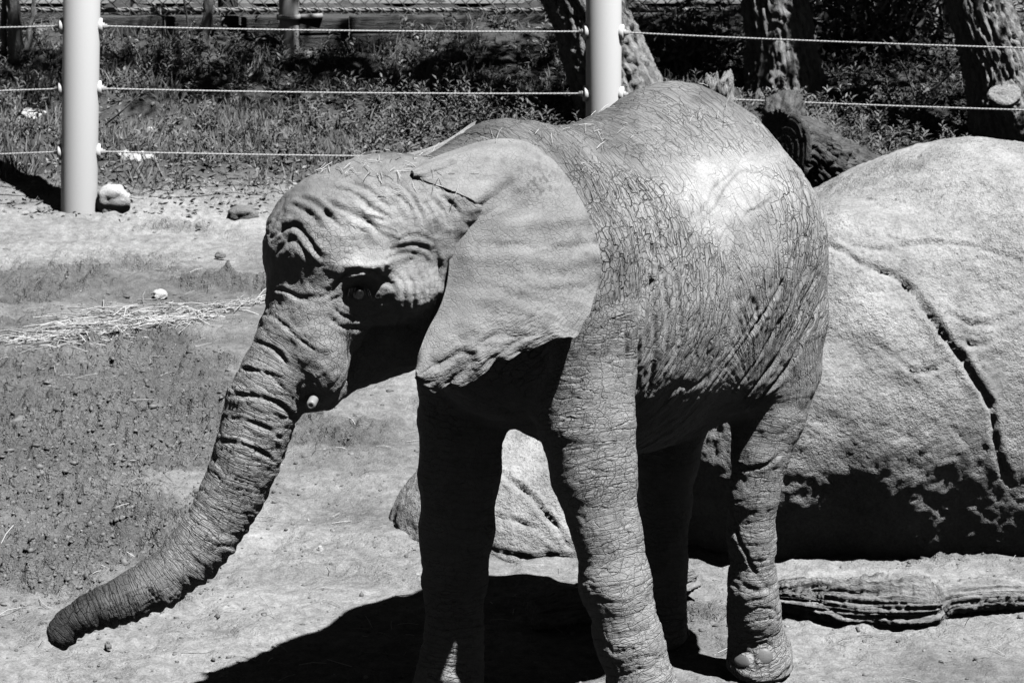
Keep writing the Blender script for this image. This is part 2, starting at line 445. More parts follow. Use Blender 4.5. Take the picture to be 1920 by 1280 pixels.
HEAD_FOLDS = [
    ([(548, 385), (564, 391), (585, 406), (602, 429)], .011, .016, .8), ([(514, 446), (535, 429), (552, 422), (569, 437), (590, 463), (604, 484)], .011, .018, .8),
    ([(516, 480), (530, 462), (548, 450), (566, 462), (580, 486)], .010, .010, .6), ([(560, 372), (590, 380), (610, 398), (632, 420), (650, 432)], .011, .014, .7),
    ([(602, 361), (623, 382), (657, 399), (691, 416), (708, 433), (733, 446)], .011, .015, .7), ([(619, 349), (649, 357), (674, 370), (691, 387), (716, 399)], .009, .012, .6),
    ([(640, 340), (680, 350), (705, 368), (730, 392)], .007, .008, .5), ([(690, 396), (712, 400), (738, 412)], .006, .006, .5), ([(694, 408), (716, 412), (742, 426)], .006, .006, .5),
    ([(700, 422), (722, 428), (744, 438)], .006, .006, .5),
    ([(725, 352), (754, 374), (771, 399), (775, 424)], .008, .011, .5), ([(752, 346), (778, 378), (792, 412), (796, 446)], .008, .011, .5), ([(790, 372), (806, 400), (816, 440)], .008, .010, .5),
    ([(810, 372), (830, 396), (838, 424)], .007, .009, .5), ([(828, 368), (850, 384), (862, 402)], .007, .009, .5),
    ([(501, 541), (531, 545), (564, 560), (600, 556)], .007, .009, .4), ([(484, 587), (510, 593), (535, 614), (564, 640), (590, 657)], .007, .010, .4),
    ([(474, 640), (500, 648), (524, 667), (545, 695)], .007, .010, .4), ([(455, 690), (485, 698), (512, 712), (535, 735)], .007, .010, .4),
    ([(615, 552), (640, 524), (662, 511), (690, 511), (712, 520), (736, 536)], .010, .022, .5), ([(640, 530), (668, 524), (700, 527), (728, 536)], .006, .010, .4),
    ([(640, 556), (655, 572), (680, 577), (706, 570), (736, 556)], .008, .013, .5), ([(624, 576), (648, 594), (680, 598), (712, 588), (742, 570)], .007, .010, .4),
    ([(618, 596), (640, 612), (668, 616), (700, 610)], .007, .008, .4), ([(600, 560), (618, 552), (632, 548)], .006, .009, .3), ([(606, 574), (622, 562), (636, 556)], .005, .008, .3),
    ([(742, 513), (756, 534), (758, 572)], .007, .012, .6), ([(760, 509), (776, 534), (775, 576)], .007, .012, .6), ([(782, 500), (795, 530), (793, 570)], .007, .011, .6),
    ([(799, 496), (812, 530), (809, 572)], .007, .011, .6), ([(816, 470), (828, 510), (824, 570), (806, 616)], .008, .014, .4),
    ([(730, 470), (770, 458), (805, 470), (822, 500)], .006, .008, .5), ([(722, 488), (760, 474), (798, 484), (815, 515)], .006, .008, .5), ([(740, 452), (776, 440), (812, 452)], .006, .008, .5),
    ([(770, 590), (764, 630), (752, 680)], .007, .009, .4), ([(786, 590), (782, 630), (772, 680)], .007, .009, .4), ([(750, 588), (742, 630), (730, 690)], .006, .008, .4),
    ([(566, 716), (560, 735), (556, 762)], .008, .014, .5), ([(572, 700), (590, 712), (600, 730)], .006, .006, .3)]
BODY_FOLDS = [
    ([(1172, 600), (1180, 660), (1182, 740)], .014, .018, .15), ([(1196, 470), (1204, 560), (1200, 650), (1196, 730)], .010, .017, .5), ([(1170, 400), (1206, 480), (1226, 570), (1226, 670), (1214, 740)], .010, .016, .5),
    ([(1160, 330), (1204, 420), (1240, 510), (1252, 600), (1244, 700)], .010, .014, .5), ([(1200, 350), (1240, 440), (1272, 540), (1276, 640)], .010, .011, .5), ([(1130, 420), (1160, 480), (1178, 540)], .010, .012, .5),
    ([(1135, 360), (1172, 440), (1190, 500)], .009, .012, .5), ([(1150, 300), (1200, 380), (1250, 460)], .009, .009, .5),
    ([(1512, 420), (1470, 530), (1412, 630), (1350, 720)], .010, .010, .5), ([(1526, 470), (1488, 570), (1430, 660), (1370, 740)], .010, .013, .5), ([(1535, 520), (1500, 600), (1450, 680), (1392, 750)], .011, .017, .4),
    ([(1480, 520), (1430, 600), (1370, 680), (1320, 740)], .009, .009, .5), ([(1440, 560), (1390, 640), (1340, 700)], .009, .008, .5), ([(1545, 560), (1512, 630), (1468, 700), (1402, 770)], .010, .015, .4),
   
    ([(1362, 860), (1400, 880), (1440, 870), (1462, 850)], .009, .012, .5), ([(1372, 940), (1384, 1010), (1420, 1080), (1448, 1110)], .009, .012, .4)]
HIP_MARKS = [([(1388, 293), (1373, 322), (1336, 354), (1327, 378), (1303, 410)], .008), ([(1420, 322), (1388, 322), (1359, 354), (1341, 387), (1327, 401), (1313, 432)], .008), ([(1458, 359), (1425, 387), (1402, 397), (1388, 425), (1383, 446)], .008),
    ([(1420, 326), (1424, 378)], .004), ([(1388, 420), (1411, 439), (1442, 458)], .005), ([(1372, 448), (1398, 466), (1425, 476)], .005), ([(1261, 364), (1275, 397), (1303, 439)], .005), ([(1290, 345), (1300, 380), (1296, 420)], .004),
    ([(1336, 430), (1350, 450), (1366, 424), (1364, 460)], .005), ([(1330, 405), (1334, 440), (1322, 480)], .004), ([(1345, 470), (1362, 505), (1366, 545)], .005), ([(1385, 445), (1372, 480), (1368, 520)], .006)]
NAILS = [(1391, 1236, 19, 13), (1434, 1227, 16, 18)]
TOE_LINES = [([(x + 1.25 * w * math.cos(t), y + 1.25 * h * math.sin(t)) for t in np.linspace(2.9, 6.5, 9)], .006, .009, .3) for x, y, w, h in NAILS] + [([(1412, 1205), (1410, 1230), (1414, 1255)], .010, .012, .4), ([(1372, 1190), (1400, 1184), (1430, 1190)], .008, .008, .4)]
TRUNK_FOLDS = [([(428, 740), (470, 742), (520, 756), (552, 784)], .008, .013, .6), ([(418, 785), (460, 790), (505, 806), (535, 832)], .008, .012, .6), ([(410, 826), (450, 832), (495, 850), (522, 872)], .008, .012, .6),
    ([(446, 690), (490, 696), (530, 712)], .007, .008, .5)]

def elephant_body(h=0.0125):
    V, F = build_elephant_surface(h)
    base = mesh_np('base', V, F)
    bvh = BVHTree.FromPolygons(V.tolist(), F.tolist())
    me = subdivide(base, 1)
    V = get_co(me); N = get_no(me)
    pxx, pyy = project(V)
    chains = [TRUNK, LEG_FL, LEG_FR, LEG_HL, LEG_HR]
    cc = [chain_coords(V, c) for c in chains]
    dT = group_dist(V, TORSO); dH = group_dist(V, HEAD + JAW + CHEEK); dN = group_dist(V, NECK)
    D = np.stack([c[0] for c in cc] + [dT, dH, dN], 1)
    D[:, 0] += .05 * sstep(.40, .15, cc[0][1]); D[:, 1] += .12 * sstep(.30, .05, cc[1][1]); D[:, 3] += .3 * sstep(.36, .12, cc[3][1])
    W = np.exp(-(D - D.min(1, keepdims=True)) / .028); W /= W.sum(1, keepdims=True)
    wl = W[:, :5].sum(1)
    dom = np.argmax(W[:, :5], 1)
    pick = lambda j: np.choose(dom, [c[j] for c in cc])
    S, TH, RR = pick(1), pick(2), pick(3)
    la = np.choose(dom, [.26, .19, .19, .16, .16]); lb = np.choose(dom, [.026, .034, .034, .030, .030])
    WL = np.stack([TH * RR / la, S / lb, dom * 7.0], 1)
    thigh = (dom == 3) & (S < .62)                      # on the thigh the creases run down the leg
    WL[thigh] = np.stack([S / .25, TH * RR / .034, np.full(len(S), 50.0)], 1)[thigh]
    rel = V - np.array([.34, 9.72, 1.65])
    s_, lat, zz = rel @ BF[0], rel @ BF[1], rel[:, 2]
    arc = np.arctan2(zz, lat) * .60
    lean = s_ + .28 * zz - .25 * zz * zz                # creases on the flank lean and bow
    WT = np.stack([arc / .34, lean / .043, np.zeros(len(V))], 1)
    g = P(1372, 740, 9.75) - np.array([.34, 9.72, 1.65])
    gs, gz_ = g @ BF[0], g[2]
    rad = np.hypot(s_ - gs, zz - gz_); ang = np.arctan2(zz - gz_, -(s_ - gs))
    WH = np.stack([rad / .34, ang * .62 / .046, np.full(len(V), 31.0)], 1)
    hip = sstep(.02, -.22, s_) * (1 - sstep(.42, .62, zz))
    tor = (W[:, 5] + W[:, 7])
    wgt = np.stack([wl, tor * (1 - hip), tor * hip], 1)
    reg = np.argmax(wgt, 1)
    srt = np.sort(wgt, 1); margin = sstep(.05, .45, srt[:, 2] - srt[:, 1]) * np.where(dom == 3, sstep(.0, .05, np.abs(S - .62)), 1)
    WC = np.where((reg == 0)[:, None], WL, np.where((reg == 1)[:, None], WT, WH))
    def ridged(u, v, seed, w=.14): return np.exp(-(vnoise(np.stack([u, v, np.zeros(len(u))], 1), seed) / w) ** 2)
    # relief -----------------------------------------------------------------
    disp = np.zeros(len(V))
    wob = fbm(V * 7.0, 3, 3)
    # flank and neck creases
    rT = np.maximum(ridged(arc / .42 + .2 * wob, lean / .046 + .40 * wob, 11), .65 * ridged(arc / .22 + .3 * wob, lean / .027 + .35 * wob, 14))
    deep = .5 + .5 * sstep(-.5, .6, fbm(V * 3.0, 2, 8))
    hump = sstep(.45, .65, zz) * sstep(.35, .0, s_)
    cT = -rT * .0100 * deep * (1 - .45 * hump)
    rH = np.maximum(ridged(rad / .32 + .2 * wob, ang * .62 / .052 + .4 * wob, 12), .6 * ridged(rad / .16 + .2 * wob, ang * .62 / .03 + .4 * wob, 15))
    bare = np.exp(-(((pxx - 1372) / 122) ** 2 + ((pyy - 372) / 90) ** 2))
    cH = -rH * .0085 * deep * (1 - .8 * np.clip(bare * 1.3, 0, 1))
    # limb rings
    ankle = np.zeros(len(V)); 
    for i, (lo, hi_) in ((1, (.95, 1.55)), (2, (.75, 1.35)), (3, (.85, 1.40)), (4, (.5, .9))):
        ankle = np.where(dom == i, sstep(lo, hi_, S), ankle)
    tr = dom == 0
    lbg = np.where(tr, .036, .042)
    warp_ = .5 * fbm(V * 9.0, 2, 5)
    rL = np.maximum(ridged(TH * RR / np.where(tr, .30, .17), S / lbg + warp_, 13), .5 * ridged(TH * RR / .10, S / (lbg * .55) + warp_, 16))
    amp = np.where(tr, .0044 * sstep(.22, .5, S) * (1 - .6 * sstep(1.55, 1.9, S)), .0018 + .0052 * ankle)
    cL = -rL * amp
    under = sstep(.35, -.1, np.cos(TH)) * 0 + sstep(.1, .8, -N[:, 2])
    cL += np.where(tr, .0045 * np.sin(S * 2 * np.pi / .042 + 3.2 * wob) * under, 0)
    # thin upright lines on trunk and legs
    lng = np.sin(TH * RR * 2 * np.pi / .019 + 2.2 * wob) * .0010 * sstep(-.2, .5, fbm(V * 4.0, 2, 21))
    cL += np.where(tr, lng, lng * .7)
    disp += wl * cL + tor * ((1 - hip) * cT + hip * cH)
    disp += .010 * fbm(V * 3.2, 3, 31) + .0022 * fbm(V * 26.0, 3, 33) * (1 - .5 * bare)
    # head: soft rumples
    hd = W[:, 6]
    disp += hd * (.005 * fbm(V * np.array([16, 16, 22.0]), 3, 41) - .0035 * np.exp(-(vnoise(V * np.array([26, 26, 40.0]) + .5 * wob[:, None], 42) / .15) ** 2) * sstep(-.2, .4, vnoise(V * 7, 43)))
    press(V, disp, bvh, HEAD_FOLDS + BODY_FOLDS + TOE_LINES + TRUNK_FOLDS)
    marks = np.zeros(len(V))
    press(V, marks, bvh, [(p, w * .72, -1.0, 0.0) for p, w in HIP_MARKS])
    marks = np.clip(marks * (.75 + .5 * vnoise(V * 70, 93)), 0, 1)
    disp -= .003 * marks
    V2 = V + N * disp[:, None]
    sole = V[:, 2] < .03
    V2[sole] = V[sole]; V2[:, 2] = np.maximum(V2[:, 2], .002)
    me.vertices.foreach_set('co', V2.astype(np.float32).ravel()); me.update()
    # colour of the hide ------------------------------------------------------
    tone = np.full(len(V), .265)
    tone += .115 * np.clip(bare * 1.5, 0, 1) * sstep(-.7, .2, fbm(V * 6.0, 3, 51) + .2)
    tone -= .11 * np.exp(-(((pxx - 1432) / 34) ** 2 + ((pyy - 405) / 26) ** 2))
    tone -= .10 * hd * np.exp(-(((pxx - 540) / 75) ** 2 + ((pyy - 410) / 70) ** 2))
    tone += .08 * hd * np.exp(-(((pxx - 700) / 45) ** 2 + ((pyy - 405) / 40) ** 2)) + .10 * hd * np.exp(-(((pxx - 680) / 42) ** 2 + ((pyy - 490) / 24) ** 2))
    tone *= 1 - .80 * np.where(tr, wl * sstep(1.05, 1.72, S), 0)  # shade of the lower trunk put into its tone, darkest at the tip
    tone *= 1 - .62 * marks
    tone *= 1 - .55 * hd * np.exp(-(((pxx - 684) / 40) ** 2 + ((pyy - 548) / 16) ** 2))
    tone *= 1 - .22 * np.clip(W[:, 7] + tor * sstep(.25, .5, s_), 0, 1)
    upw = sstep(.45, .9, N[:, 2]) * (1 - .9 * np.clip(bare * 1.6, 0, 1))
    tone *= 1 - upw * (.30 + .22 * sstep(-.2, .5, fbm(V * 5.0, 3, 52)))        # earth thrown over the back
    rough = .55 + .75 * sstep(-.3, .5, fbm(V * 2.5, 2, 61)) * 1.0
    rough *= 1 - .38 * hd; rough *= 1 - .55 * np.clip(bare * 1.2, 0, 1)
    rough *= 1 + .1 * hump * tor
    soil = .62 + .38 * np.clip(bare * 1.5, 0, 1)
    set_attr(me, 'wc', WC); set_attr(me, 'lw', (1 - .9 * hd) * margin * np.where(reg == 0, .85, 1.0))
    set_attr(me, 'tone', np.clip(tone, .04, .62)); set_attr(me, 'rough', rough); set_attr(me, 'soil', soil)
    return me, bvh

def sheet(name, inner, outer, nu, nv, shape, thick):
    """a two-sided skin between two 3-D curves, pushed out by shape(u, v) -> (N,3), then thickened"""
    A = catmull(inner, .01); B = catmull(outer, .01)
    def res(C, n):
        L = np.concatenate([[0], np.cumsum(np.linalg.norm(np.diff(C, axis=0), axis=1))]); t = np.linspace(0, L[-1], n)
        return np.stack([np.interp(t, L, C[:, i]) for i in range(3)], 1)
    A, B = res(A, nv), res(B, nv)
    u = np.linspace(0, 1, nu); v = np.linspace(0, 1, nv)
    U, W_ = np.meshgrid(u, v, indexing='ij')
    G = A[None] + U[..., None] * (B - A)[None] + shape(U, W_)
    gu = np.gradient(G, axis=0); gv = np.gradient(G, axis=1)
    n = np.cross(gu, gv); n /= np.linalg.norm(n, axis=2, keepdims=True) + 1e-9
    if n[..., 1].mean() > 0: n = -n
    return G, n, U, W_
def sheet_mesh(G, n, relief, T):
    nu, nv = G.shape[:2]
    front = G + n * (T / 2 + relief)[..., None]; back = G - n * (T / 2 - relief * .5)[..., None]
    V = np.concatenate([front.reshape(-1, 3), back.reshape(-1, 3)])
    i = np.arange(nu * nv).reshape(nu, nv); o = nu * nv
    q = np.stack([i[:-1, :-1], i[1:, :-1], i[1:, 1:], i[:-1, 1:]], -1).reshape(-1, 4)
    quads = [q, q[:, ::-1] + o]
    for e in (i[-1, :], i[0, ::-1], i[::-1, 0], i[:, -1]):
        quads.append(np.stack([e[:-1], e[:-1] + o, e[1:] + o, e[1:]], 1))
    Q = np.concatenate(quads)
    v0, v1, v2 = V[Q[0][0]], V[Q[0][1]], V[Q[0][2]]
    if np.dot(np.cross(v1 - v0, v2 - v0), n[0, 0]) < 0: Q = Q[:, ::-1]
    return V, Q

def ear_parts(bvh):
    out_px = [(772, 322, 8.80), (808, 303, 8.84), (850, 287, 8.90), (895, 272, 8.94), (940, 265, 8.97), (980, 269, 8.98), (1015, 287, 8.98), (1042, 308, 8.97), (1062, 334, 8.95), (1083, 366, 8.93), (1104, 408, 8.90), (1118, 446, 8.88), (1127, 486, 8.86),
              (1124, 524, 8.84), (1112, 560, 8.79), (1106, 584, 8.77), (1088, 614, 8.74), (1058, 638, 8.71), (1020, 650, 8.685), (985, 660, 8.665), (948, 678, 8.645), (915, 692, 8.63), (880, 706, 8.62), (845, 720, 8.605), (812, 729, 8.595), (790, 726, 8.59), (779, 712, 8.59)]
    in_px = [(776, 328), (800, 340), (830, 352), (862, 366), (888, 378), (893, 388), (882, 404), (866, 424), (850, 446), (843, 480), (840, 520), (833, 556), (822, 586), (806, 616), (795, 640), (788, 662)]
    inner = []
    for i, (x, y) in enumerate(in_px):
        p = hit(bvh, x - (6 if i > 5 else 0), y)
        Y = p[1] + (-.008 if i < 5 else .012)
        if i > 8: Y = min(Y, 8.74 - .125 * (i - 8) / 7)
        inner.append(P(x, y, Y))
    inner.append(P(783, 690, 8.605))
    outer = []
    for x, y, Y in out_px:
        p = hit(bvh, x, y)
        if p is not None and p[1] < 9.9: Y = min(Y, p[1] - .03)
        outer.append(P(x, y, Y))
    def shape(u, v):
        p3 = np.stack([u * 3, v * 9, u * 0], -1).reshape(-1, 3)
        w = fbm(p3, 3, 71).reshape(u.shape)
        out = np.zeros(u.shape + (3,))
        belly = -.018 * np.sin(np.pi * u) ** .8 * (.6 + .4 * np.sin(np.pi * v))
        roll = .05 * sstep(.86, 1.0, u) * sstep(.50, .25, v)                    # the top rim folds back
        gutter = .025 * np.exp(-(u / .10) ** 2) * sstep(.3, .45, v)
        ridges = -.016 * np.sin(v * 34 + 2.5 * w) * np.sin(np.pi * u) ** 1.5
        fan = .010 * np.sin(v * 2 * np.pi * 7.0 + 1.6 * w) * u ** 1.4 * sstep(.2, .4, v) + .004 * np.sin(v * 2 * np.pi * 19 + 3 * w) * u ** 2 * sstep(.3, .5, v)
        hem = .016 * np.sin(v * 60 + 5 * w) * sstep(.55, 1.0, u) * sstep(.55, .8, v)
        out[..., 1] = belly + roll + gutter + fan + ridges * .25 + hem * .35 * sstep(1.0, .93, v)
        rag = .015 * vnoise(np.stack([v * 42, v * 0, v * 0], -1).reshape(-1, 3), 72).reshape(u.shape) * sstep(.8, 1, u) * sstep(.35, .6, v)
        out[..., 2] += rag + .010 * np.sin(v * 2 * np.pi * 9 + 2 * w) * sstep(.7, 1, u) * sstep(.5, .7, v)
        return out
    G, n, U, W_ = sheet('ear', inner, outer, 165, 270, shape, .018)
    p = G.reshape(-1, 3)
    # crinkles: radial near the hem, fine netting over the middle
    wv = fbm(p * 9, 3, 74).reshape(U.shape)
    f1, f2 = worley2((U * 9 + .7 * wv).ravel(), (W_ * 105 + 2.0 * wv).ravel(), 75)
    low = sstep(.45, .7, W_) * sstep(.30, .75, U)
    r = -np.exp(-((f2 - f1) / .25) ** 2).reshape(U.shape) * .0018 * low
    f1, f2 = worley2((U * 48 + 1.2 * wv).ravel(), (W_ * 60 + 1.5 * wv).ravel(), 76)
    r += -np.exp(-((f2 - f1) / .25) ** 2).reshape(U.shape) * .0022 * sstep(.35, .6, W_) * sstep(.1, .5, U)
    r += .0035 * vnoise(p * np.array([14, 14, 14.0]), 77).reshape(U.shape)
    for wi, br in ((.30, .05), (.38, -.04), (.46, .05), (.53, -.05), (.60, .04), (.67, -.05), (.75, .04), (.84, -.03)):
        c_ = wi + br * U ** 1.5 + .012 * wv * U
        r += .0024 * np.exp(-((W_ - c_) / (.012 + .012 * U)) ** 2) * np.sin(np.pi * np.clip(U * .95, 0, 1)) ** .7 * (.6 + .4 * wv)
        r += .0012 * np.exp(-((W_ - c_ - .05 * np.clip(U - .4, 0, 1) * np.sign(br)) / .008) ** 2) * sstep(.4, .6, U) * sstep(1, .85, U)
    T = .015 * (1 - .7 * sstep(.80, 1, U))
    V, Q = sheet_mesh(G, n, r, T)
    # the far ear: only its folded top edge rises above the neck
    top = [(706, 306, 9.24), (735, 298, 9.26), (770, 289, 9.29), (805, 279, 9.32), (835, 266, 9.35), (862, 249, 9.38), (880, 236, 9.41), (890, 230, 9.43)]
    bot = [(700, 560, 9.32), (740, 610, 9.36), (790, 600, 9.38), (830, 560, 9.40), (860, 500, 9.42), (880, 440, 9.44), (890, 380, 9.45)]
    def shape2(u, v):
        o = np.zeros(u.shape + (3,)); o[..., 1] = .03 * sstep(.88, 1, u) - .03 * np.sin(np.pi * u); return o
    G2, n2, U2, W2 = sheet('ear', [P(*b) for b in bot], [P(*t) for t in top], 60, 80, shape2, .02)
    V2, Q2 = sheet_mesh(G2, n2, .003 * vnoise(G2.reshape(-1, 3) * 12, 78).reshape(U2.shape), .024 * np.ones(U2.shape))
    VV = np.concatenate([V, V2]); QQ = np.concatenate([Q, Q2 + len(V)])
    me = mesh_np('ears', VV, QQ)
    n1 = len(VV)
    z3 = np.zeros((n1, 3))
    set_attr(me, 'wc', z3); set_attr(me, 'lw', np.zeros(n1))
    px_, py_ = project(VV)
    tone = .215 + .03 * vnoise(VV * 8, 79)
    mud = np.exp(-(((px_ - 1010) / 45) ** 2 + ((py_ - 345) / 35) ** 2)) * sstep(.0, .3, vnoise(VV * 90, 80))
    tone = tone - .10 * mud
    tone *= 1 - .28 * sstep(.25, .6, vnoise(VV * 34, 81)) * sstep(-.1, .5, vnoise(VV * 6, 82)) + .14 * sstep(.2, .7, vnoise(VV * 3.5, 83))
    set_attr(me, 'tone', tone); set_attr(me, 'rough', np.full(n1, .30)); set_attr(me, 'soil', np.full(n1, .55))
    return me

def join_meshes(name, mats, meshes):
    obs = [link('tmp', m) for m in meshes]
    bm = bmesh.new()
    for m in meshes: bm.from_mesh(m)
    out = bpy.data.meshes.new(name); bm.to_mesh(out); bm.free()
    for o in obs:
        d = o.data; bpy.data.objects.remove(o); bpy.data.meshes.remove(d)
    out.materials.append(mats)
    return out
# ------------------------------------------------------------------ ground
def gz(x, y):
    x = np.asarray(x, float); y = np.asarray(y, float)
    z = .5 * np.clip((y - 11.0) / 6.2, 0, 1) ** 1.25 + .20 * np.clip(y - 17.2, 0, 4.0) + .03 * np.clip(y - 21.2, 0, 30)
    return z
def G(px, py):
    r = ray(px, py); t = 8.0
    for _ in range(60):
        p = np.array([0, 0, CAM_H]) + r * t
        t += (p[2] - float(gz(p[0], p[1]))) / max(.25, -r[2] * 1.6 + .15)
    return np.array([0, 0, CAM_H]) + r * t
def gpt(x, y, dz=0.0): return np.array([x, y, float(gz(x, y)) + dz])

def blob(pxx, pyy, cx, cy, rx, ry): return np.exp(-(((pxx - cx) / rx) ** 2 + ((pyy - cy) / ry) ** 2))
def build_ground():
    xs = np.concatenate([-np.geomspace(220, 4.2, 26)[:-1], np.arange(-4.2, -3.0, .03), np.arange(-3.0, 3.0, .0142), np.arange(3.0, 4.2, .03), np.geomspace(4.2, 220, 26)])
    ys = [-60.0, -20, -5, 2, 5, 7, 8.0, 8.4]
    while ys[-1] < 23.5: ys.append(ys[-1] + max(.012, .013 * (ys[-1] / 9.0) ** 1.7))
    ys = np.concatenate([ys, np.geomspace(24, 260, 24)])
    X, Y = np.meshgrid(xs, ys, indexing='ij')
    x, y = X.ravel(), Y.ravel()
    z = gz(x, y)
    V = np.stack([x, y, z], 1)
    near = np.nonzero((np.abs(x) < 4.3) & (y > 8.3) & (y < 24))[0]
    v = V[near]
    px, py = project(v)
    p2 = np.stack([v[:, 0], v[:, 1], np.zeros(len(v))], 1)
    n1 = fbm(p2 * 1.6, 3, 101)
    # tilled, cloddy earth to the left, trodden smooth earth in the middle
    clod = np.clip(1.2 * blob(px, py, 170, 780, 300, 130) + blob(px, py, 90, 980, 210, 150) + .8 * blob(px, py, 220, 530, 300, 28) + .8 * blob(px, py, 330, 1040, 60, 60) + .42 * blob(px, py, 1800, 1010, 170, 50)
                   + .7 * blob(px, py, 1310, 1150, 60, 30) + .35 * blob(px, py, 230, 440, 300, 40), 0, 1.2)
    clod = np.clip(clod + .5 * blob(px, py, 150, 690, 380, 90) + .24 * blob(px, py, 600, 800, 200, 60), 0, 1.3)
    st_ = fbm(np.stack([v[:, 0] * 1.3, v[:, 1] * 2.6, 0 * v[:, 0]], 1), 4, 113)
    clod = 1.15 * sstep(.12, .80, clod + .55 * st_ * sstep(.02, .3, clod)) * (.75 + .35 * st_)
    clod = np.clip(clod, 0, 1.25)
    lump = np.abs(fbm(p2 * 15, 2, 102)); fine = fbm(p2 * 42, 3, 103)
    ruts = vnoise(np.stack([v[:, 0] * 1.1 + .25 * n1, v[:, 1] * 5.0, 0 * v[:, 0]], 1), 104)
    crumb = np.abs(fbm(p2 * 30, 3, 107))
    big = np.abs(fbm(p2 * 6.5, 2, 111))
    tread = worley2(v[:, 0] * 3.1 + .5 * n1, v[:, 1] * 2.6, 112)[0]
    dz = clod * (.05 * (big - .4) + .060 * (lump - .4) + .032 * (crumb - .4)) - .018 * sstep(.42, .15, tread) * (1 - .6 * np.clip(clod, 0, 1)) + (.0055 * fbm(p2 * 24, 2, 108) * (.4 + sstep(-.3, .5, n1)) + .012 * fbm(p2 * 5, 2, 105)) + .016 * ruts * sstep(11, 12, v[:, 1])
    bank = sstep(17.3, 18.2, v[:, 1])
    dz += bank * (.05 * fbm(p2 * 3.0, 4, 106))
    # the earth heaped against the boulder and under the logs
    V[near, 2] += dz
    i = np.arange(len(x)).reshape(len(xs), len(ys))
    F = np.stack([i[:-1, :-1], i[1:, :-1], i[1:, 1:], i[:-1, 1:]], -1).reshape(-1, 4)
    me = mesh_np('ground', V, F)
    tone = np.full(len(V), .17)
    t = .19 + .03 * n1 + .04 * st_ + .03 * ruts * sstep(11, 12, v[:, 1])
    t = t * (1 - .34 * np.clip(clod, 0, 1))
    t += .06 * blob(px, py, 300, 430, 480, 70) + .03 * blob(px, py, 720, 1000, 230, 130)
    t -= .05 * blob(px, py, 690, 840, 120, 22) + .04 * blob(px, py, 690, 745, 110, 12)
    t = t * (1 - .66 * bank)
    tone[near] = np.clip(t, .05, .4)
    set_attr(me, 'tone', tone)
    cr = np.full(len(V), .5); cr[near] = np.clip(.28 + .25 * sstep(-.2, .6, fbm(p2 * 2.3, 2, 109)) + clod, 0, 1.1); set_attr(me, 'crumb', cr)
    m, nt, b = new_mat('dry earth'); k = NT(nt)
    obj = k.coord('Object')
    h = k.math('ADD', k.noise(obj, 34, 3, .55), k.math('MULTIPLY', k.noise(obj, 105, 2, .55), .45))
    nt.links.new(k.bump(k.math('MULTIPLY', h, k.attr('crumb')), .05, .9), b.inputs['Normal'])
    c = k.math('MULTIPLY', k.attr('tone'), k.lin(k.noise(obj, 18, 5, .62), .28, .72, .66, 1.34))
    c = k.math('MULTIPLY', c, k.lin(k.noise(obj, 95, 2, .6), .3, .7, .78, 1.22))
    nt.links.new(k.grey(c), b.inputs['Base Color'])
    b.inputs['Roughness'].default_value = .95; b.inputs['Specular IOR Level'].default_value = .1
    o = link('ground', me, m, kind='structure')
    return o, clod, near, V
ground_obj, _clod, _near, GROUND_V = build_ground()

# ------------------------------------------------------------------ boulder
def rock_mat(name, base, scale=1.0):
    m, nt, b = new_mat(name); k = NT(nt); obj = k.coord('Object')
    pits = k.ss(k.noise(obj, 34 * scale, 4, .7), .30, .47)
    h = k.math('ADD', k.math('MULTIPLY', pits, .35), k.math('ADD', k.noise(obj, 50 * scale, 4, .62), k.math('MULTIPLY', k.noise(obj, 130 * scale, 2, .6), .45)))
    pat = k.ss(k.noise(obj, 2.2 * scale, 4, .6), .32, .62, .3, 1.15)
    nt.links.new(k.bump(k.math('MULTIPLY', h, pat), .015 / scale, 1.0), b.inputs['Normal'])
    c = k.math('MULTIPLY', k.lin(k.noise(obj, 4 * scale, 7, .68), .25, .75, .58 * base, 1.42 * base), k.lin(k.noise(obj, 80 * scale, 3, .6), .3, .7, .78, 1.22))
    nt.links.new(k.grey(c), b.inputs['Base Color']); b.inputs['Roughness'].default_value = .92; b.inputs['Specular IOR Level'].default_value = .15
    return m
M_ROCK = rock_mat('weathered rock', .28)
M_STONE = rock_mat('field stone', .17, 2.0)
M_STONE_PALE = rock_mat('pale stone', .46, 2.0)
BOULDER_CRACKS = [
    ([(1500, 455), (1563, 476), (1624, 504), (1672, 520), (1713, 553), (1737, 589), (1770, 638), (1794, 670), (1827, 719), (1855, 768), (1867, 841), (1892, 906)], .018, .045, .3),
    ([(1555, 463), (1607, 472), (1664, 477), (1705, 467), (1770, 463), (1835, 467), (1884, 484), (1919, 500)], .013, .022, .3),
    ([(1648, 630), (1681, 601), (1717, 577)], .009, .010, .3), ([(1632, 638), (1664, 662), (1705, 695), (1737, 697), (1766, 681), (1774, 654)], .012, .016, .5),
    ([(1656, 372), (1721, 358), (1802, 352), (1867, 346), (1915, 342)], .014, .020, .4), ([(1640, 380), (1600, 400), (1570, 402)], .010, .012, .4), ([(1772, 590), (1820, 612), (1865, 606), (1915, 585)], .016, .022, .4),
    ([(1790, 640), (1830, 650), (1860, 640)], .013, .016, .4), ([(1820, 400), (1870, 415), (1919, 412)], .012, .012, .4),
    ([(935, 878), (960, 896), (985, 915), (1005, 935), (1030, 965), (1050, 992), (1072, 1030)], .016, .036, .5), ([(925, 965), (960, 972), (990, 985), (1010, 990)], .013, .018, .4), ([(905, 1030), (960, 1042), (1010, 1048), (1065, 1044)], .014, .020, .4)]
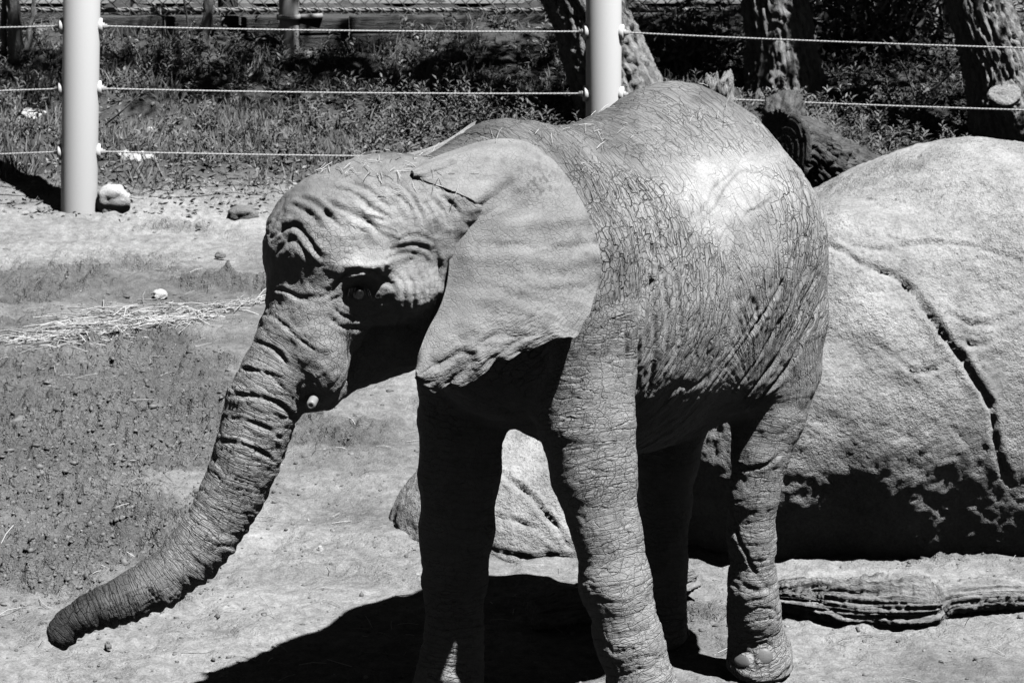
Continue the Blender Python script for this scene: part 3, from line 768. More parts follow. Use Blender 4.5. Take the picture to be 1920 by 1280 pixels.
def build_boulder():
    f = Field((-.75, 10.9, -.3), (4.9, 14.6, 1.95), .032)
    f.add(Ell(P(1850, 690, 12.35), (1.48, 1.08, 1.13)), .001)
    f.add(Ell(P(2150, 700, 13.0), (1.5, 1.1, .92)), .35)
    f.add(Ell(P(1590, 730, 11.98), (.82, .84, .93)), .30)
    f.add(Ell(P(1450, 795, 11.72), (.50, .60, .72)), .25)
    f.add(Ell(P(1320, 735, 12.1), (.70, .74, .74)), .25)
    f.add(Ell(P(1130, 900, 12.2), (.55, .60, .55)), .25)
    f.add(Ell(P(1000, 960, 11.95), (.66, .64, .50)), .25)
    f.add(Ell(P(880, 1000, 11.9), (.42, .45, .34)), .2)
    V, F = f.mesh()
    bvh = BVHTree.FromPolygons(V.tolist(), F.tolist())
    me = subdivide(mesh_np('b', V, F), 1)
    V = get_co(me); N = get_no(me)
    d = .06 * fbm(V * 1.3, 2, 201) + .006 * fbm(V * 5.0, 2, 202) + .0045 * fbm(V * 16, 3, 203) + .003 * fbm(V * 45, 2, 204)
    low = sstep(.95, .35, V[:, 2])
    d += low * (.005 * fbm(V * np.array([7, 7, 10]), 3, 205) - .01)
    # flaking ledges
    lay = np.abs((fbm(V * np.array([2.0, 2.0, 3.2]), 2, 206) * 2.4) % 1.0 - .5)
    d += -.006 * sstep(.06, .01, lay) * sstep(.1, .5, vnoise(V * 2.2, 207))
    press(V, d, bvh, [(p, w * .85, dep * 1.1, sw) for p, w, dep, sw in BOULDER_CRACKS])
    hair = []
    for i in range(16):                                     # hairline cracks
        x, y = random.uniform(1560, 1915), random.uniform(330, 800); a = random.uniform(-.6, 1.2); pts = [(x, y)]
        for j in range(5): a += random.uniform(-.5, .5); x += 26 * math.cos(a); y += 26 * math.sin(a); pts.append((x, y))
        hair.append((pts, .008, random.uniform(.006, .012), .3))
    press(V, d, bvh, hair)
    V = V + N * d[:, None]
    me.vertices.foreach_set('co', V.astype(np.float32).ravel()); me.update()
    link('boulder', me, M_ROCK, label='huge pale rounded boulder with branching cracks behind the elephant', category='boulder')
    return BVHTree.FromPolygons(V.tolist(), [tuple(p.vertices) for p in me.polygons])
BOULDER = build_boulder()

# ------------------------------------------------------------------ wood: logs, trunks, stumps
def wood_mat(name, base, ring=False, scale=1.0, rough=.9):
    m, nt, b = new_mat(name); k = NT(nt)
    g = k.attr('grain', 'Vector')
    n = k.noise(g, 1.0, 5, .65); n2 = k.noise(k.coord('Object'), 90 * scale, 4, .7)
    nt.links.new(k.bump(k.math('ADD', n, k.math('MULTIPLY', n2, .4)), .02, .9), b.inputs['Normal'])
    c = k.math('MULTIPLY', k.lin(n, .28, .72, .38 * base, 1.62 * base), k.lin(n2, .3, .7, .75, 1.25))
    nt.links.new(k.grey(c), b.inputs['Base Color']); b.inputs['Roughness'].default_value = rough; b.inputs['Specular IOR Level'].default_value = .15
    return m
M_BARK = wood_mat('rough bark', .23)
M_WOOD = wood_mat('weathered wood', .21)
M_DRIFT = wood_mat('smooth dry wood', .22)
M_CHAR = wood_mat('dark split wood', .09)
M_SAWN = wood_mat('sawn wood', .24)
M_TIMBER = wood_mat('old timber', .07)
M_TWIG = wood_mat('twig', .16)
def tube(path, radii, nu, nv, relief, grain=(30.0, 4.0), cap=True, squash=None):
    """a limb of wood: relief(theta, s, P) is added to the radius; grain is the fibre texture scale around / along"""
    C = catmull(np.column_stack([path, radii]), .02)
    L = np.concatenate([[0], np.cumsum(np.linalg.norm(np.diff(C[:, :3], axis=0), axis=1))])
    t = np.linspace(0, L[-1], nv)
    C = np.stack([np.interp(t, L, C[:, i]) for i in range(4)], 1)
    tan = np.gradient(C[:, :3], axis=0); tan /= np.linalg.norm(tan, axis=1, keepdims=True)
    ref = np.array([0, -1.0, .15]) if abs(tan[0] @ np.array([0, 1.0, 0])) < .8 else np.array([1.0, 0, 0])
    th = np.linspace(0, 2 * np.pi, nu, endpoint=False)
    a = np.cross(tan, ref); a /= np.linalg.norm(a, axis=1, keepdims=True); b = np.cross(a, tan)
    ca, sa = np.cos(th), np.sin(th)
    dirs = a[:, None, :] * ca[None, :, None] + b[:, None, :] * sa[None, :, None]
    TH, S = np.meshgrid(th, t)
    base = C[:, None, :3] + dirs * C[:, None, 3:4]
    r = C[:, 3:4] + relief(TH.ravel(), S.ravel(), base.reshape(-1, 3)).reshape(TH.shape)
    V = (C[:, None, :3] + dirs * np.maximum(r, .002)[..., None]).reshape(-1, 3)
    i = np.arange(nu * nv).reshape(nv, nu); j = np.roll(i, -1, axis=1)
    F = np.stack([i[:-1], i[1:], j[1:], j[:-1]], -1).reshape(-1, 4)
    gr = np.stack([np.cos(TH) * C[:, 3:4] * grain[0], np.sin(TH) * C[:, 3:4] * grain[0], S * grain[1]], -1).reshape(-1, 3)
    if cap:
        for ring, k in ((i[0], 0), (i[-1], nv - 1)):
            c = len(V); V = np.vstack([V, V[ring].mean(0)]); gr = np.vstack([gr, gr[ring].mean(0)])
            n = np.roll(ring, -1)
            q = np.stack([np.full(nu, c), ring, n, n], 1) if k == 0 else np.stack([np.full(nu, c), n, ring, ring], 1)
            F = np.vstack([F, q])
    return V, F, gr
def tri_quads(name, V, F):
    """quads whose last two corners coincide become triangles"""
    me = bpy.data.meshes.new(name)
    me.from_pydata(np.asarray(V).tolist(), [], [tuple(f[:3]) if f[2] == f[3] else tuple(f) for f in F.tolist()])
    me.polygons.foreach_set('use_smooth', np.ones(len(me.polygons), dtype=bool)); me.update()
    return me
def wood(name, path, radii, nu, nv, relief, mat, parent=None, grain=(30., 4.), **props):
    V, F, gr = tube(path, radii, nu, nv, relief, grain)
    me = tri_quads(name, V, F); set_attr(me, 'grain', gr)
    return link(name, me, mat, parent, **props)
def bark_relief(seed, depth=.03, around=.055, along=.30):
    def f(th, s, p):
        # furrows run along the trunk and wrap without a seam
        q = np.stack([np.cos(th) * .30 / around, np.sin(th) * .30 / around, s / along], 1)
        n = vnoise(q + .4 * np.stack([vnoise(p * 9, seed + 5)] * 3, 1), seed)
        nc = max(8, int(1.9 / around)); wb_ = fbm(p * 8, 2, seed + 6)
        f1, f2 = worley2(th / (2 * np.pi) * nc + .0, s / along + 1.6 * wb_ + .5 * n + .13 * nc * th / (2 * np.pi) * 0, seed + 1, 1.0, nc)
        n4 = vnoise(np.stack([np.cos(th) * .58 / around, np.sin(th) * .58 / around, s / (along * .8)], 1) + .5 * wb_[:, None], seed + 4)
        return -.35 * depth * np.exp(-((f2 - f1) / .10) ** 2) * (.5 + .5 * vnoise(p * 5, seed + 3)) - .7 * depth * np.exp(-(n4 / .20) ** 2) - .8 * depth * np.exp(-(n / .16) ** 2) + .012 * fbm(p * 30, 2, seed + 2)
    return f
def rot_relief(seed, depth=.02):
    def f(th, s, p):
        q = np.stack([np.cos(th) * 4.6, np.sin(th) * 4.6, s * 1.25], 1)
        n = np.abs(fbm(q, 4, seed)); n3 = vnoise(q * np.array([3.2, 3.2, 1.6]), seed + 4)
        return depth * 1.6 * (n - .5) - depth * 1.1 * np.exp(-(n3 / .2) ** 2) + .008 * fbm(p * 40, 2, seed + 3)
    return f
# rotten log on the ground in front of the boulder
yb = 10.72
lp = [P(1448, 1118, yb), P(1500, 1124, yb - .05), P(1580, 1136, yb - .10), P(1660, 1140, yb - .13), P(1738, 1140, yb - .15), P(1764, 1136, yb - .15)]
o = wood('rotten_log', lp, [.06, .095, .135, .145, .135, .09], 120, 280, rot_relief(301, .034), M_WOOD, grain=(75., 7.),
         label='rotten splintered log lying on the earth before the dark foot of the boulder', category='log')
lp = [P(1745, 1142, yb - .07), P(1775, 1122, yb - .09), P(1810, 1116, yb - .09), P(1860, 1112, yb - .05), P(1910, 1113, yb), P(1990, 1122, yb + .02)]
o = wood('driftwood_branch', lp, [.095, .080, .075, .078, .072, .06], 60, 160, rot_relief(311, .008), M_DRIFT, grain=(28., 3.),
         label='smooth bent driftwood branch at the broken end of the rotten log', category='branch')
lp = [P(1000, 1180, 10.42), P(1060, 1172, 10.50), P(1150, 1160, 10.62), P(1240, 1142, 10.76), P(1296, 1122, 10.88)]
for q in lp: q[2] = max(q[2], .07)
wood('fallen_log', lp, [.07, .085, .085, .08, .055], 70, 160, rot_relief(321, .015), M_WOOD, grain=(60., 6.),
     label='short dark log lying in the shadow behind the elephant\'s legs', category='log')

def jag_top(name, path, radii, mat, seed, jag, **props):
    V, F, gr = tube(path, radii, 80, 90, bark_relief(seed, .012, .03, .12), (60., 6.), cap=False)
    nv = 90; V = V.reshape(nv, 80, 3)
    th = np.linspace(0, 2 * np.pi, 80, endpoint=False)
    cut = jag * (.5 + .5 * vnoise(np.stack([np.cos(th) * 1.7, np.sin(th) * 1.7, th * 0], 1), seed + 9)) + jag * .35 * vnoise(np.stack([np.cos(th) * 5, np.sin(th) * 5, th * 0], 1), seed + 8)
    w = np.linspace(0, 1, nv)[:, None] ** 3
    V[..., 2] -= cut[None, :] * w
    Vf = V.reshape(-1, 3)
    c = np.array([V[-1].mean(0) - [0, 0, jag * .5]]); ring = np.arange((nv - 1) * 80, nv * 80)
    Vf = np.vstack([Vf, c]); gr = np.vstack([gr, gr[-1:]])
    F = np.vstack([F, np.stack([np.full(80, len(Vf) - 1), np.roll(ring, -1), ring, ring], 1)])
    me = tri_quads(name, Vf, F); set_attr(me, 'grain', gr)
    return link(name, me, mat, **props)
b0 = gpt(*P(1352, 400, 15.5)[:2], -.05)
jag_top('broken_stump', [b0, P(1356, 330, 15.5), P(1353, 230, 15.5), P(1347, 135, 15.5)], [.16, .13, .10, .085], M_DRIFT, 331, .09,
        label='splintered grey snag rising behind the elephant\'s hump', category='stump')

# charred log with a sawn end, propped behind the boulder
cl = [P(1478, 262, 13.6), P(1500, 268, 13.66), P(1545, 300, 13.8), P(1610, 345, 14.05), P(1680, 395, 14.3), P(1800, 470, 14.8), P(1900, 560, 15.2), P(1990, 640, 15.6)]
cl_top = [p - np.array([0, 0, .05]) for p in cl]
charred = wood('charred_log', cl_top, [.175, .19, .21, .235, .25, .26, .25, .22], 120, 220, bark_relief(341, .030, .05, .20), M_CHAR, grain=(40., 8.),
     label='dark charred log with a checked sawn end propped behind the boulder', category='log')
def end_disc(name, c, axis, r, mat, parent, seed, n=72, rings=14):
    """sawn end with radial checks"""
    ax = axis / np.linalg.norm(axis); a = np.cross(ax, [0, 0, 1.0]); a /= np.linalg.norm(a); b = np.cross(a, ax)
    V, F, g = [c + ax * .02], [], [(0, 0, 0)]
    for j in range(1, rings + 1):
        rr = r * j / rings
        for i in range(n):
            t = 2 * np.pi * i / n
            chk = math.exp(-((math.sin(t * 2.5 + .8 * math.sin(j * .9 + seed)) / .10) ** 2)) * .14 * r * (j / rings) + .016 * r * math.sin(j * 2.2 + .3 * math.sin(3 * t))
            V.append(c + (a * math.cos(t) + b * math.sin(t)) * rr * (1 + .06 * math.sin(3 * t + seed)) + ax * (.02 - chk - .02 * (j == rings)))
            g.append((rr * 60, t * 3, 0))
    for i in range(n):
        F.append((0, 1 + i, 1 + (i + 1) % n, 1 + (i + 1) % n))
    for j in range(rings - 1):
        for i in range(n):
            p, q = 1 + j * n + i, 1 + j * n + (i + 1) % n
            F.append((p, p + n, q + n, q))
    me = tri_quads(name, np.array(V), np.array(F)); set_attr(me, 'grain', np.array(g, float))
    return link(name, me, mat, parent)
end_disc('sawn_end', cl_top[0] + np.array([-.01, -.01, 0]), np.array([-.75, -.62, .1]), .20, M_CHAR, charred, 2.0)
kn = [P(1462, 232, 13.62), P(1468, 214, 13.70), P(1480, 200, 13.85)]
wood('knot', kn, [.10, .12, .09], 60, 50, bark_relief(351, .014, .05, .12), M_CHAR, charred, grain=(40., 10.))

# ------------------------------------------------------------------ the cable fence
def flat_mat(name, v, rough=.6, bump=0.0, scale=60., metal=0.0, var=.12):
    m, nt, b = new_mat(name); k = NT(nt); obj = k.coord('Object')
    n = k.noise(obj, scale, 4, .65)
    nt.links.new(k.grey(k.lin(n, .25, .75, v * (1 - var), v * (1 + var))), b.inputs['Base Color'])
    if bump: nt.links.new(k.bump(n, bump, .6), b.inputs['Normal'])
    b.inputs['Roughness'].default_value = rough; b.inputs['Metallic'].default_value = metal
    return m
M_PAINT = flat_mat('cream painted steel', .62, .42, .0006, 240., var=.05)
M_STEEL = flat_mat('steel cable', .36, .45, 0, 90., .0)
M_GALV = flat_mat('galvanised pipe', .26, .5, .001, 50.)
M_WIRE = flat_mat('dull wire', .10, .6)
def lathe(prof, n=48):
    V, F = [], []
    for r, z in prof:
        for i in range(n):
            t = 2 * math.pi * i / n; V.append((r * math.cos(t), r * math.sin(t), z))
    for j in range(len(prof) - 1):
        for i in range(n):
            a, b = j * n + i, j * n + (i + 1) % n
            F.append((a, b, b + n, a + n))
    return np.array(V), np.array(F)
def rot_to(axis):
    return np.array(Vector(axis).to_track_quat('Z', 'Y').to_matrix())
def turned(name, prof, origin, axis, mat, parent=None, n=32, loc=None, **props):
    V, F = lathe(prof, n); Rm = rot_to(axis)
    V = V @ Rm.T + np.array(origin)
    return link(name, mesh_np(name, V, F), mat, parent, **props)
POST_R = .124
post_at = {}
def fence_post(key, px, py_base, Y, px_top, label):
    b = gpt(*P(px, py_base, Y)[:2]); top = P(px_top, 0, Y) if px_top else b + [0, 0, 1]
    ax = top - b; ax = ax / np.linalg.norm(ax)
    root = link('fence_post', None, label=label, category='post', group='posts of the cable fence'); root.location = b - [0, 0, .02]
    H = 2.7
    pole = turned('pole', [(POST_R, -.05), (POST_R, 0), (POST_R * 1.0, H), (POST_R * .96, H + .01), (0.001, H + .03)], (0, 0, 0), ax, M_PAINT, root, 64)
    post_at[key] = (b, ax, root)
fence_post('far_left', -900, 410, 17.3, None, 'cream steel fence post standing left of the pale kerb block')
fence_post('left', 148, 398, 17.25, 153, 'cream round steel fence post with a pale block at its foot')
fence_post('right', 1131, 400, 17.75, 1132, 'cream round steel fence post before the leaning tree trunk')
fence_post('far_right', 2180, 420, 17.0, None, 'cream steel fence post beyond the cut tree')
def cable(a, b, sag, label, n_per_m=70, r=.0062):
    L = np.linalg.norm(b - a); n = int(L * n_per_m); t = np.linspace(0, 1, n)
    C = a[None] + t[:, None] * (b - a)[None]; C[:, 2] -= sag * 4 * t * (1 - t)
    d = (b - a) / L; u = np.cross(d, [0, 0, 1]); u /= np.linalg.norm(u); w = np.cross(u, d)
    VV, FF = [], []
    for s in range(3):
        ph = 2 * np.pi * (t * L / .075 + s / 3)
        cc = C + r * .52 * (np.cos(ph)[:, None] * u + np.sin(ph)[:, None] * w)
        th = np.linspace(0, 2 * np.pi, 5, endpoint=False)
        V = cc[:, None, :] + r * .56 * (np.cos(th)[None, :, None] * u + np.sin(th)[None, :, None] * w)
        i = np.arange(n * 5).reshape(n, 5); j = np.roll(i, -1, 1)
        FF.append(np.stack([i[:-1], j[:-1], j[1:], i[1:]], -1).reshape(-1, 4) + sum(len(v) for v in VV)); VV.append(V.reshape(-1, 3))
    return link('steel_cable', mesh_np('steel_cable', np.concatenate(VV), np.concatenate(FF)), M_STEEL, label=label, category='cable', group='cables of the fence')
def on_post(key, py):
    b, ax, root = post_at[key]
    h = 0.0
    for _ in range(30):
        q = project((b + ax * h)[None])[1][0]; h += (q - py) / 270.0
    return b + ax * h
names = ('top', 'middle', 'lowest')
heights = {'far_left': (62, 190, 312), 'left': (49, 166, 284), 'right': (60, 176, 294), 'far_right': (98, 214, 336)}
runs = (('far_left', 'left', 'left of the post with the pale block'), ('left', 'right', 'stretched between the two cream posts'), ('right', 'far_right', 'running from the cream post past the cut tree'))
for i in range(3):
    for ka, kb, where in runs:
        A, B = on_post(ka, heights[ka][i]), on_post(kb, heights[kb][i])
        d = (B - A) / np.linalg.norm(B - A)
        a, b = A + d * (POST_R + .035), B - d * (POST_R + .035)
        cable(a, b, .012, '%s twisted steel cable %s' % (names[i], where))
        for key, pt, sg in ((ka, A, 1), (kb, B, -1)):
            if key in post_at:
                root = post_at[key][2]; loc = np.array(root.location)
                o1 = pt + sg * d * (POST_R - .012) - loc
                fl = turned('flange', [(.001, .030), (.052, .030), (.056, .024), (.056, 0), (.04, -.01)], o1, sg * d, M_PAINT, root, 28)
                turned('bolt', [(.001, .062), (.016, .062), (.016, .045), (.024, .045), (.024, .028), (.012, .02)], o1, sg * d, M_STEEL, fl, 12)
# ------------------------------------------------------------------ back of the yard: timber kerbs, chain-link fence
def box(name, c, size, mat, parent=None, rz=0.0, bev=.012, seed=0, **props):
    bm = bmesh.new(); bmesh.ops.create_cube(bm, size=1.0)
    for v in bm.verts: v.co = Vector((v.co.x * size[0], v.co.y * size[1], v.co.z * size[2]))
    bmesh.ops.bevel(bm, geom=bm.edges[:] , offset=bev, segments=2, profile=.6, affect='EDGES')
    for v in bm.verts:
        v.co += Vector((random.uniform(-1, 1), random.uniform(-1, 1), random.uniform(-1, 1))) * bev * .18
    me = bpy.data.meshes.new(name); bm.to_mesh(me); bm.free()
    set_attr(me, 'grain', get_co(me) * np.array([5., 40., 40.]))
    o = link(name, me, mat, parent, **props); o.location = c; o.rotation_euler.z = rz
    return o
root = link('timber_wall', None, label='low stacked timber wall of two courses on the weedy bank', category='wall')
wb = G(560, 99); we = G(752, 92); root.location = wb
dv = we - wb; L = np.linalg.norm(dv[:2]); rz = math.atan2(dv[1], dv[0])
def along(t, h, back=0.0): return np.array([dv[0] * t - math.sin(rz) * back, dv[1] * t + math.cos(rz) * back, h + (dv[2]) * t])
for course in range(2):
    n = 2
    for i in range(n):
        t0, t1 = i / n, (i + 1) / n
        o = box('timber', along((t0 + t1) / 2, .07 + .132 * course, .08), (L / n - .012, .15, .125), M_TIMBER, root, rz, .014)
root = link('kerb_wall', None, label='long low dark kerb wall below the wire fence', category='wall')
ka = gpt(*P(170, 70, 21.0)[:2]); root.location = ka
for i in range(5):
    x0 = i * .62
    box('kerb_stone', (x0 + .3, .06 * i / 5, .03), (.60, .16, .20), M_TIMBER, root, 0, .016)
cl = link('chain_link_fence', None, label='wire chain-link fence on metal pipe posts along the back', category='fence')
F0 = gpt(-4.9, 21.35); cl.location = F0
FW, FH, PIT = 9.4, 1.5, .105
def wire_mesh():
    VV, FF = [], []
    def seg(a, b, r=.0055):
        a, b = np.array(a, float), np.array(b, float); d = (b - a) / np.linalg.norm(b - a)
        u = np.cross(d, [0, 1.0, 0]); w = np.cross(d, u); o = len(VV) * 1
        base = len(VV)
        for p in (a, b):
            for k in range(3): VV.append(p + r * (math.cos(k * 2.094) * u + math.sin(k * 2.094) * w))
        for k in range(3): FF.append((base + k, base + (k + 1) % 3, base + 3 + (k + 1) % 3, base + 3 + k))
    n = int(FW / PIT)
    for i in range(n):
        x = i * PIT; rows = int(FH / PIT)
        for j in range(rows):
            z = .04 + j * PIT
            s = .5 if j % 2 == 0 else -.5
            seg((x, .003 * s, z), (x + PIT / 2 * (1 if j % 2 == 0 else -1) if j % 2 == 0 else x - PIT / 2, -.003 * s, z + PIT / 2))
            seg((x + (PIT / 2 if j % 2 == 0 else -PIT / 2), -.003, z + PIT / 2), (x, .003, z + PIT))
            seg((x + PIT, .003, z), (x + PIT / 2, -.003, z + PIT / 2)) if j % 2 == 0 else seg((x, .003, z), (x + PIT / 2, -.003, z + PIT / 2))
    return np.array(VV), np.array(FF)
V, F = wire_mesh()
o = link('wire_mesh', mesh_np('wire_mesh', V, F, False), M_WIRE, cl, kind='stuff')
for px, r in ((395, .038), (425, .085), (545, .07), (-60, .04), (250, .03)):
    x = P(px, 30, 21.35)[0] - F0[0]
    turned('pipe_post', [(r, -.1), (r, 1.6), (r * .9, 1.63), (.001, 1.64)], (x, .03 + r, 0), (0, 0, 1), M_GALV if px != 425 else M_TIMBER, cl, 24)
turned('bottom_rail', [(.022, 0), (.022, FW)], (0, .03, .09), (1, 0, 0), M_GALV, cl, 12)
turned('top_rail', [(.022, 0), (.022, FW)], (0, .03, 1.5), (1, 0, 0), M_GALV, cl, 12)
pb = G(543, 98)
gp = link('gate_post', None, label='pale galvanised pipe post with a collar at the timber wall', category='post'); gp.location = pb
turned('pipe', [(.078, -.08), (.078, 1.7), (.07, 1.74), (.001, 1.75)], (0, 0, 0), (0, 0, 1), M_GALV, gp, 28)
turned('collar', [(.079, .26), (.098, .262), (.098, .30), (.079, .302)], (0, 0, 0), (0, 0, 1), M_GALV, gp, 28)
turned('hinge_arm', [(.001, 0), (.022, 0), (.022, .19), (.001, .195)], (.08, 0, .28), (1, 0, .05), M_GALV, gp, 12)
# pale path beyond the fence
xs = np.linspace(-14, 14, 29); ys = np.linspace(22.3, 26.5, 8); X, Y = np.meshgrid(xs, ys, indexing='ij')
V = np.stack([X.ravel(), Y.ravel(), gz(X.ravel(), Y.ravel()) + .012], 1); i = np.arange(len(V)).reshape(X.shape)
F = np.stack([i[:-1, :-1], i[1:, :-1], i[1:, 1:], i[:-1, 1:]], -1).reshape(-1, 4)
link('path', mesh_np('path', V, F), rock_mat('worn concrete', .17), kind='structure')

# ------------------------------------------------------------------ trees
def leaf_mat(name, v):
    m, nt, b = new_mat(name); k = NT(nt)
    c = k.math('MULTIPLY', k.attr('tone'), v)
    nt.links.new(k.grey(c), b.inputs['Base Color']); b.inputs['Roughness'].default_value = .6; b.inputs['Specular IOR Level'].default_value = .25
    return m
M_LEAF = leaf_mat('leaves', .10); M_GRASS = leaf_mat('grass', .13); M_WEED = leaf_mat('weeds', .125); M_STRAW = leaf_mat('straw', .50); M_LITTER = leaf_mat('leaf litter', .16)
def leaves(name, C, D, L, W, curl, mat, parent=None, up=None, tone=None, **props):
    """pointed leaves: base points C, directions D, lengths L, widths W: four triangles each"""
    n = len(C); D = D / np.linalg.norm(D, axis=1, keepdims=True)
    rnd = rng.normal(size=(n, 3)) if up is None else up + .25 * rng.normal(size=(n, 3))
    S = np.cross(D, rnd); S /= np.linalg.norm(S, axis=1, keepdims=True) + 1e-9
    Nn = np.cross(S, D)
    a = C; e = C + D * L[:, None] - Nn * (curl * L)[:, None]
    m = C + D * (.45 * L)[:, None] + Nn * (.08 * L)[:, None]
    V = np.stack([a, m + S * (W / 2)[:, None], e, m - S * (W / 2)[:, None], m - Nn * (.15 * W)[:, None]], 1).reshape(-1, 3)
    b = np.arange(n)[:, None] * 5
    F = np.concatenate([b + [0, 4, 1], b + [1, 4, 2], b + [0, 3, 4], b + [3, 2, 4]])
    me = mesh_np(name, V, F, False)
    t = rng.uniform(.6, 1.4, n) if tone is None else tone
    set_attr(me, 'tone', np.repeat(t, 5))
    return link(name, me, mat, parent, **props)
def crown(parent, centers, radii, n, size):
    C = []
    for c, r in zip(centers, radii):
        k = int(n * r ** 2 / sum(q ** 2 for q in radii))
        sub = c + rng.normal(size=(max(6, k // 40), 3)) * r * .5
        p = sub[rng.integers(0, len(sub), k)] + rng.normal(size=(k, 3)) * r * .16
        C.append(p)
    C = np.concatenate(C); D = rng.normal(size=C.shape) + [0, 0, -.4]
    return leaves('crown', C, D, rng.uniform(.7, 1.3, len(C)) * size, rng.uniform(.35, .6, len(C)) * size, np.full(len(C), .15), M_LEAF, parent)
def tree(path, radii, label, crowns, n_leaf, seed, relief=None, nu=150, nv=260, size=.13, limbs=()):
    root = link('tree', None, label=label, category='tree', group='old trees on the bank')
    b = np.array(path[0]); root.location = b
    rel = [np.array(p) - b for p in path]
    flare = [r for r in radii]
    wood('trunk', rel, flare, nu, nv, relief or bark_relief(seed, .042, .070, .40), M_BARK, root, grain=(34., 9.))
    for a, c, r0 in limbs:
        wood('limb', [np.array(a) - b, (np.array(a) + np.array(c)) / 2 - b + [0, 0, .25], np.array(c) - b], [r0, r0 * .7, r0 * .3], 20, 40, bark_relief(seed + 3, .01, .08, .2), M_BARK, root)
    crown(root, [np.array(c) - b for c, r in crowns], [r for c, r in crowns], n_leaf, size)
    return root
def up(p, dx, dy, z): return np.array([p[0] + dx, p[1] + dy, z])
t1 = G(1165, 236) + [0, .15, -.1]
tree([t1 + [.06, 0, -.15], P(1172, 215, t1[1]), P(1128, 90, t1[1]), P(1085, -10, t1[1]), up(t1, -.75, .05, 2.4), up(t1, -1.0, .1, 3.6), up(t1, -1.0, .1, 4.8)], [.42, .37, .315, .28, .24, .18, .10],
     'broad leaning furrowed tree trunk behind the cream fence post', [(np.array([2.7, 18.9, 6.0]), .9), (np.array([1.5, 18.7, 6.2]), .9), (np.array([.5, 18.3, 6.0]), .8), (np.array([-.7, 18.5, 6.3]), .8), (np.array([-1.9, 18.4, 6.4]), .7)], 6400, 401,  # leftmost clumps and their limb added out of view to shade the bank
     limbs=[(up(t1, -.95, .08, 3.2), np.array([1.5, 18.7, 6.0]), .12), (np.array([.6, 18.8, 4.9]), np.array([2.7, 18.9, 6.0]), .07), (up(t1, -1.0, .1, 4.0), np.array([.5, 18.3, 6.0]), .08), (up(t1, -1.0, .1, 4.4), np.array([-1.9, 18.4, 6.4]), .07)])
t2 = G(1468, 176) + [0, .1, -.1]
tree([t2 + [.02, 0, -.15], P(1470, 160, t2[1]), P(1461, 60, t2[1]), P(1452, -20, t2[1]), up(t2, -.1, 0, 2.8), up(t2, .2, .2, 4.2), up(t2, .3, .2, 5.4)], [.36, .32, .27, .255, .23, .17, .08],
     'upright tree trunk with deeply furrowed bark between two leaning trees', [(np.array([4.0, 19.1, 6.0]), .9), (np.array([3.1, 19.6, 6.5]), .9)], 2600, 411,
     limbs=[(up(t2, .05, .1, 3.4), np.array([4.0, 19.1, 6.0]), .12), (up(t2, .2, .2, 4.2), np.array([3.1, 19.6, 6.5]), .09)])
t3 = G(1902, 268) + [0, .1, -.1]
tr3 = tree([t3 + [.1, 0, -.15], P(1895, 240, t3[1]), P(1872, 130, t3[1]), P(1838, 20, t3[1]), up(t3, -.4, .1, 2.3), up(t3, -.75, .3, 3.6), up(t3, -.8, .4, 5.0)], [.40, .32, .26, .235, .22, .16, .07],
     'leaning ridged tree with a pale sawn branch stub', [(np.array([5.3, 18.4, 5.6]), 1.0), (np.array([4.4, 18.9, 6.2]), .9)], 2400, 421,
     limbs=[(up(t3, -.6, .2, 3.0), np.array([5.3, 18.4, 5.6]), .11), (up(t3, -.75, .3, 3.8), np.array([4.4, 18.9, 6.2]), .08)])
loc = np.array(tr3.location)
st = wood('branch_stub', [P(1915, 262, t3[1] - .18) - loc, P(1903, 225, t3[1] - .28) - loc, P(1884, 180, t3[1] - .36) - loc], [.15, .125, .112], 60, 60, bark_relief(431, .010, .05, .2), M_DRIFT, tr3, grain=(40., 6.))
end_disc('sawn_face', P(1884, 178, t3[1] - .365) - loc, np.array([-.15, -.45, .88]), .118, M_SAWN, st, 1.0)
def sapling(path, radii, label, seed):
    root = link('sapling', None, label=label, category='tree'); b = np.array(path[0]); root.location = b
    wood('trunk', [np.array(p) - b for p in path], radii, 20, 60, bark_relief(seed, .004, .04, .2), M_BARK, root)
    top = np.array(path[-1]) - b
    crown(root, [top], [.5], 160, .11)
s = G(380, 92)
sapling([s, P(384, 60, s[1]), P(392, 0, s[1]), s + [.1, 0, 1.5], s + [.3, .1, 2.6]], [.055, .045, .042, .036, .012], 'thin bare leaning sapling before the wire fence', 441)
s = G(28, 118)
sapling([s, P(28, 60, s[1]), P(24, 0, s[1]), s + [-.05, 0, 1.6], s + [.1, .1, 2.8]], [.062, .055, .052, .04, .012], 'dark young tree trunk at the end of the wire fence', 451)
s = G(50, 100)
sapling([s, P(56, 50, s[1]), P(64, 0, s[1]), s + [.15, 0, 1.4], s + [.2, .1, 2.2]], [.028, .024, .022, .018, .008], 'slim pale sapling beside the dark young trunk', 461)
s = G(8, 108)
sapling([s, P(6, 50, s[1]), P(8, 0, s[1]), s + [.0, 0, 1.4], s + [-.1, .1, 2.2]], [.03, .026, .024, .018, .008], 'slim sapling with a crooked foot at the fence end', 471)
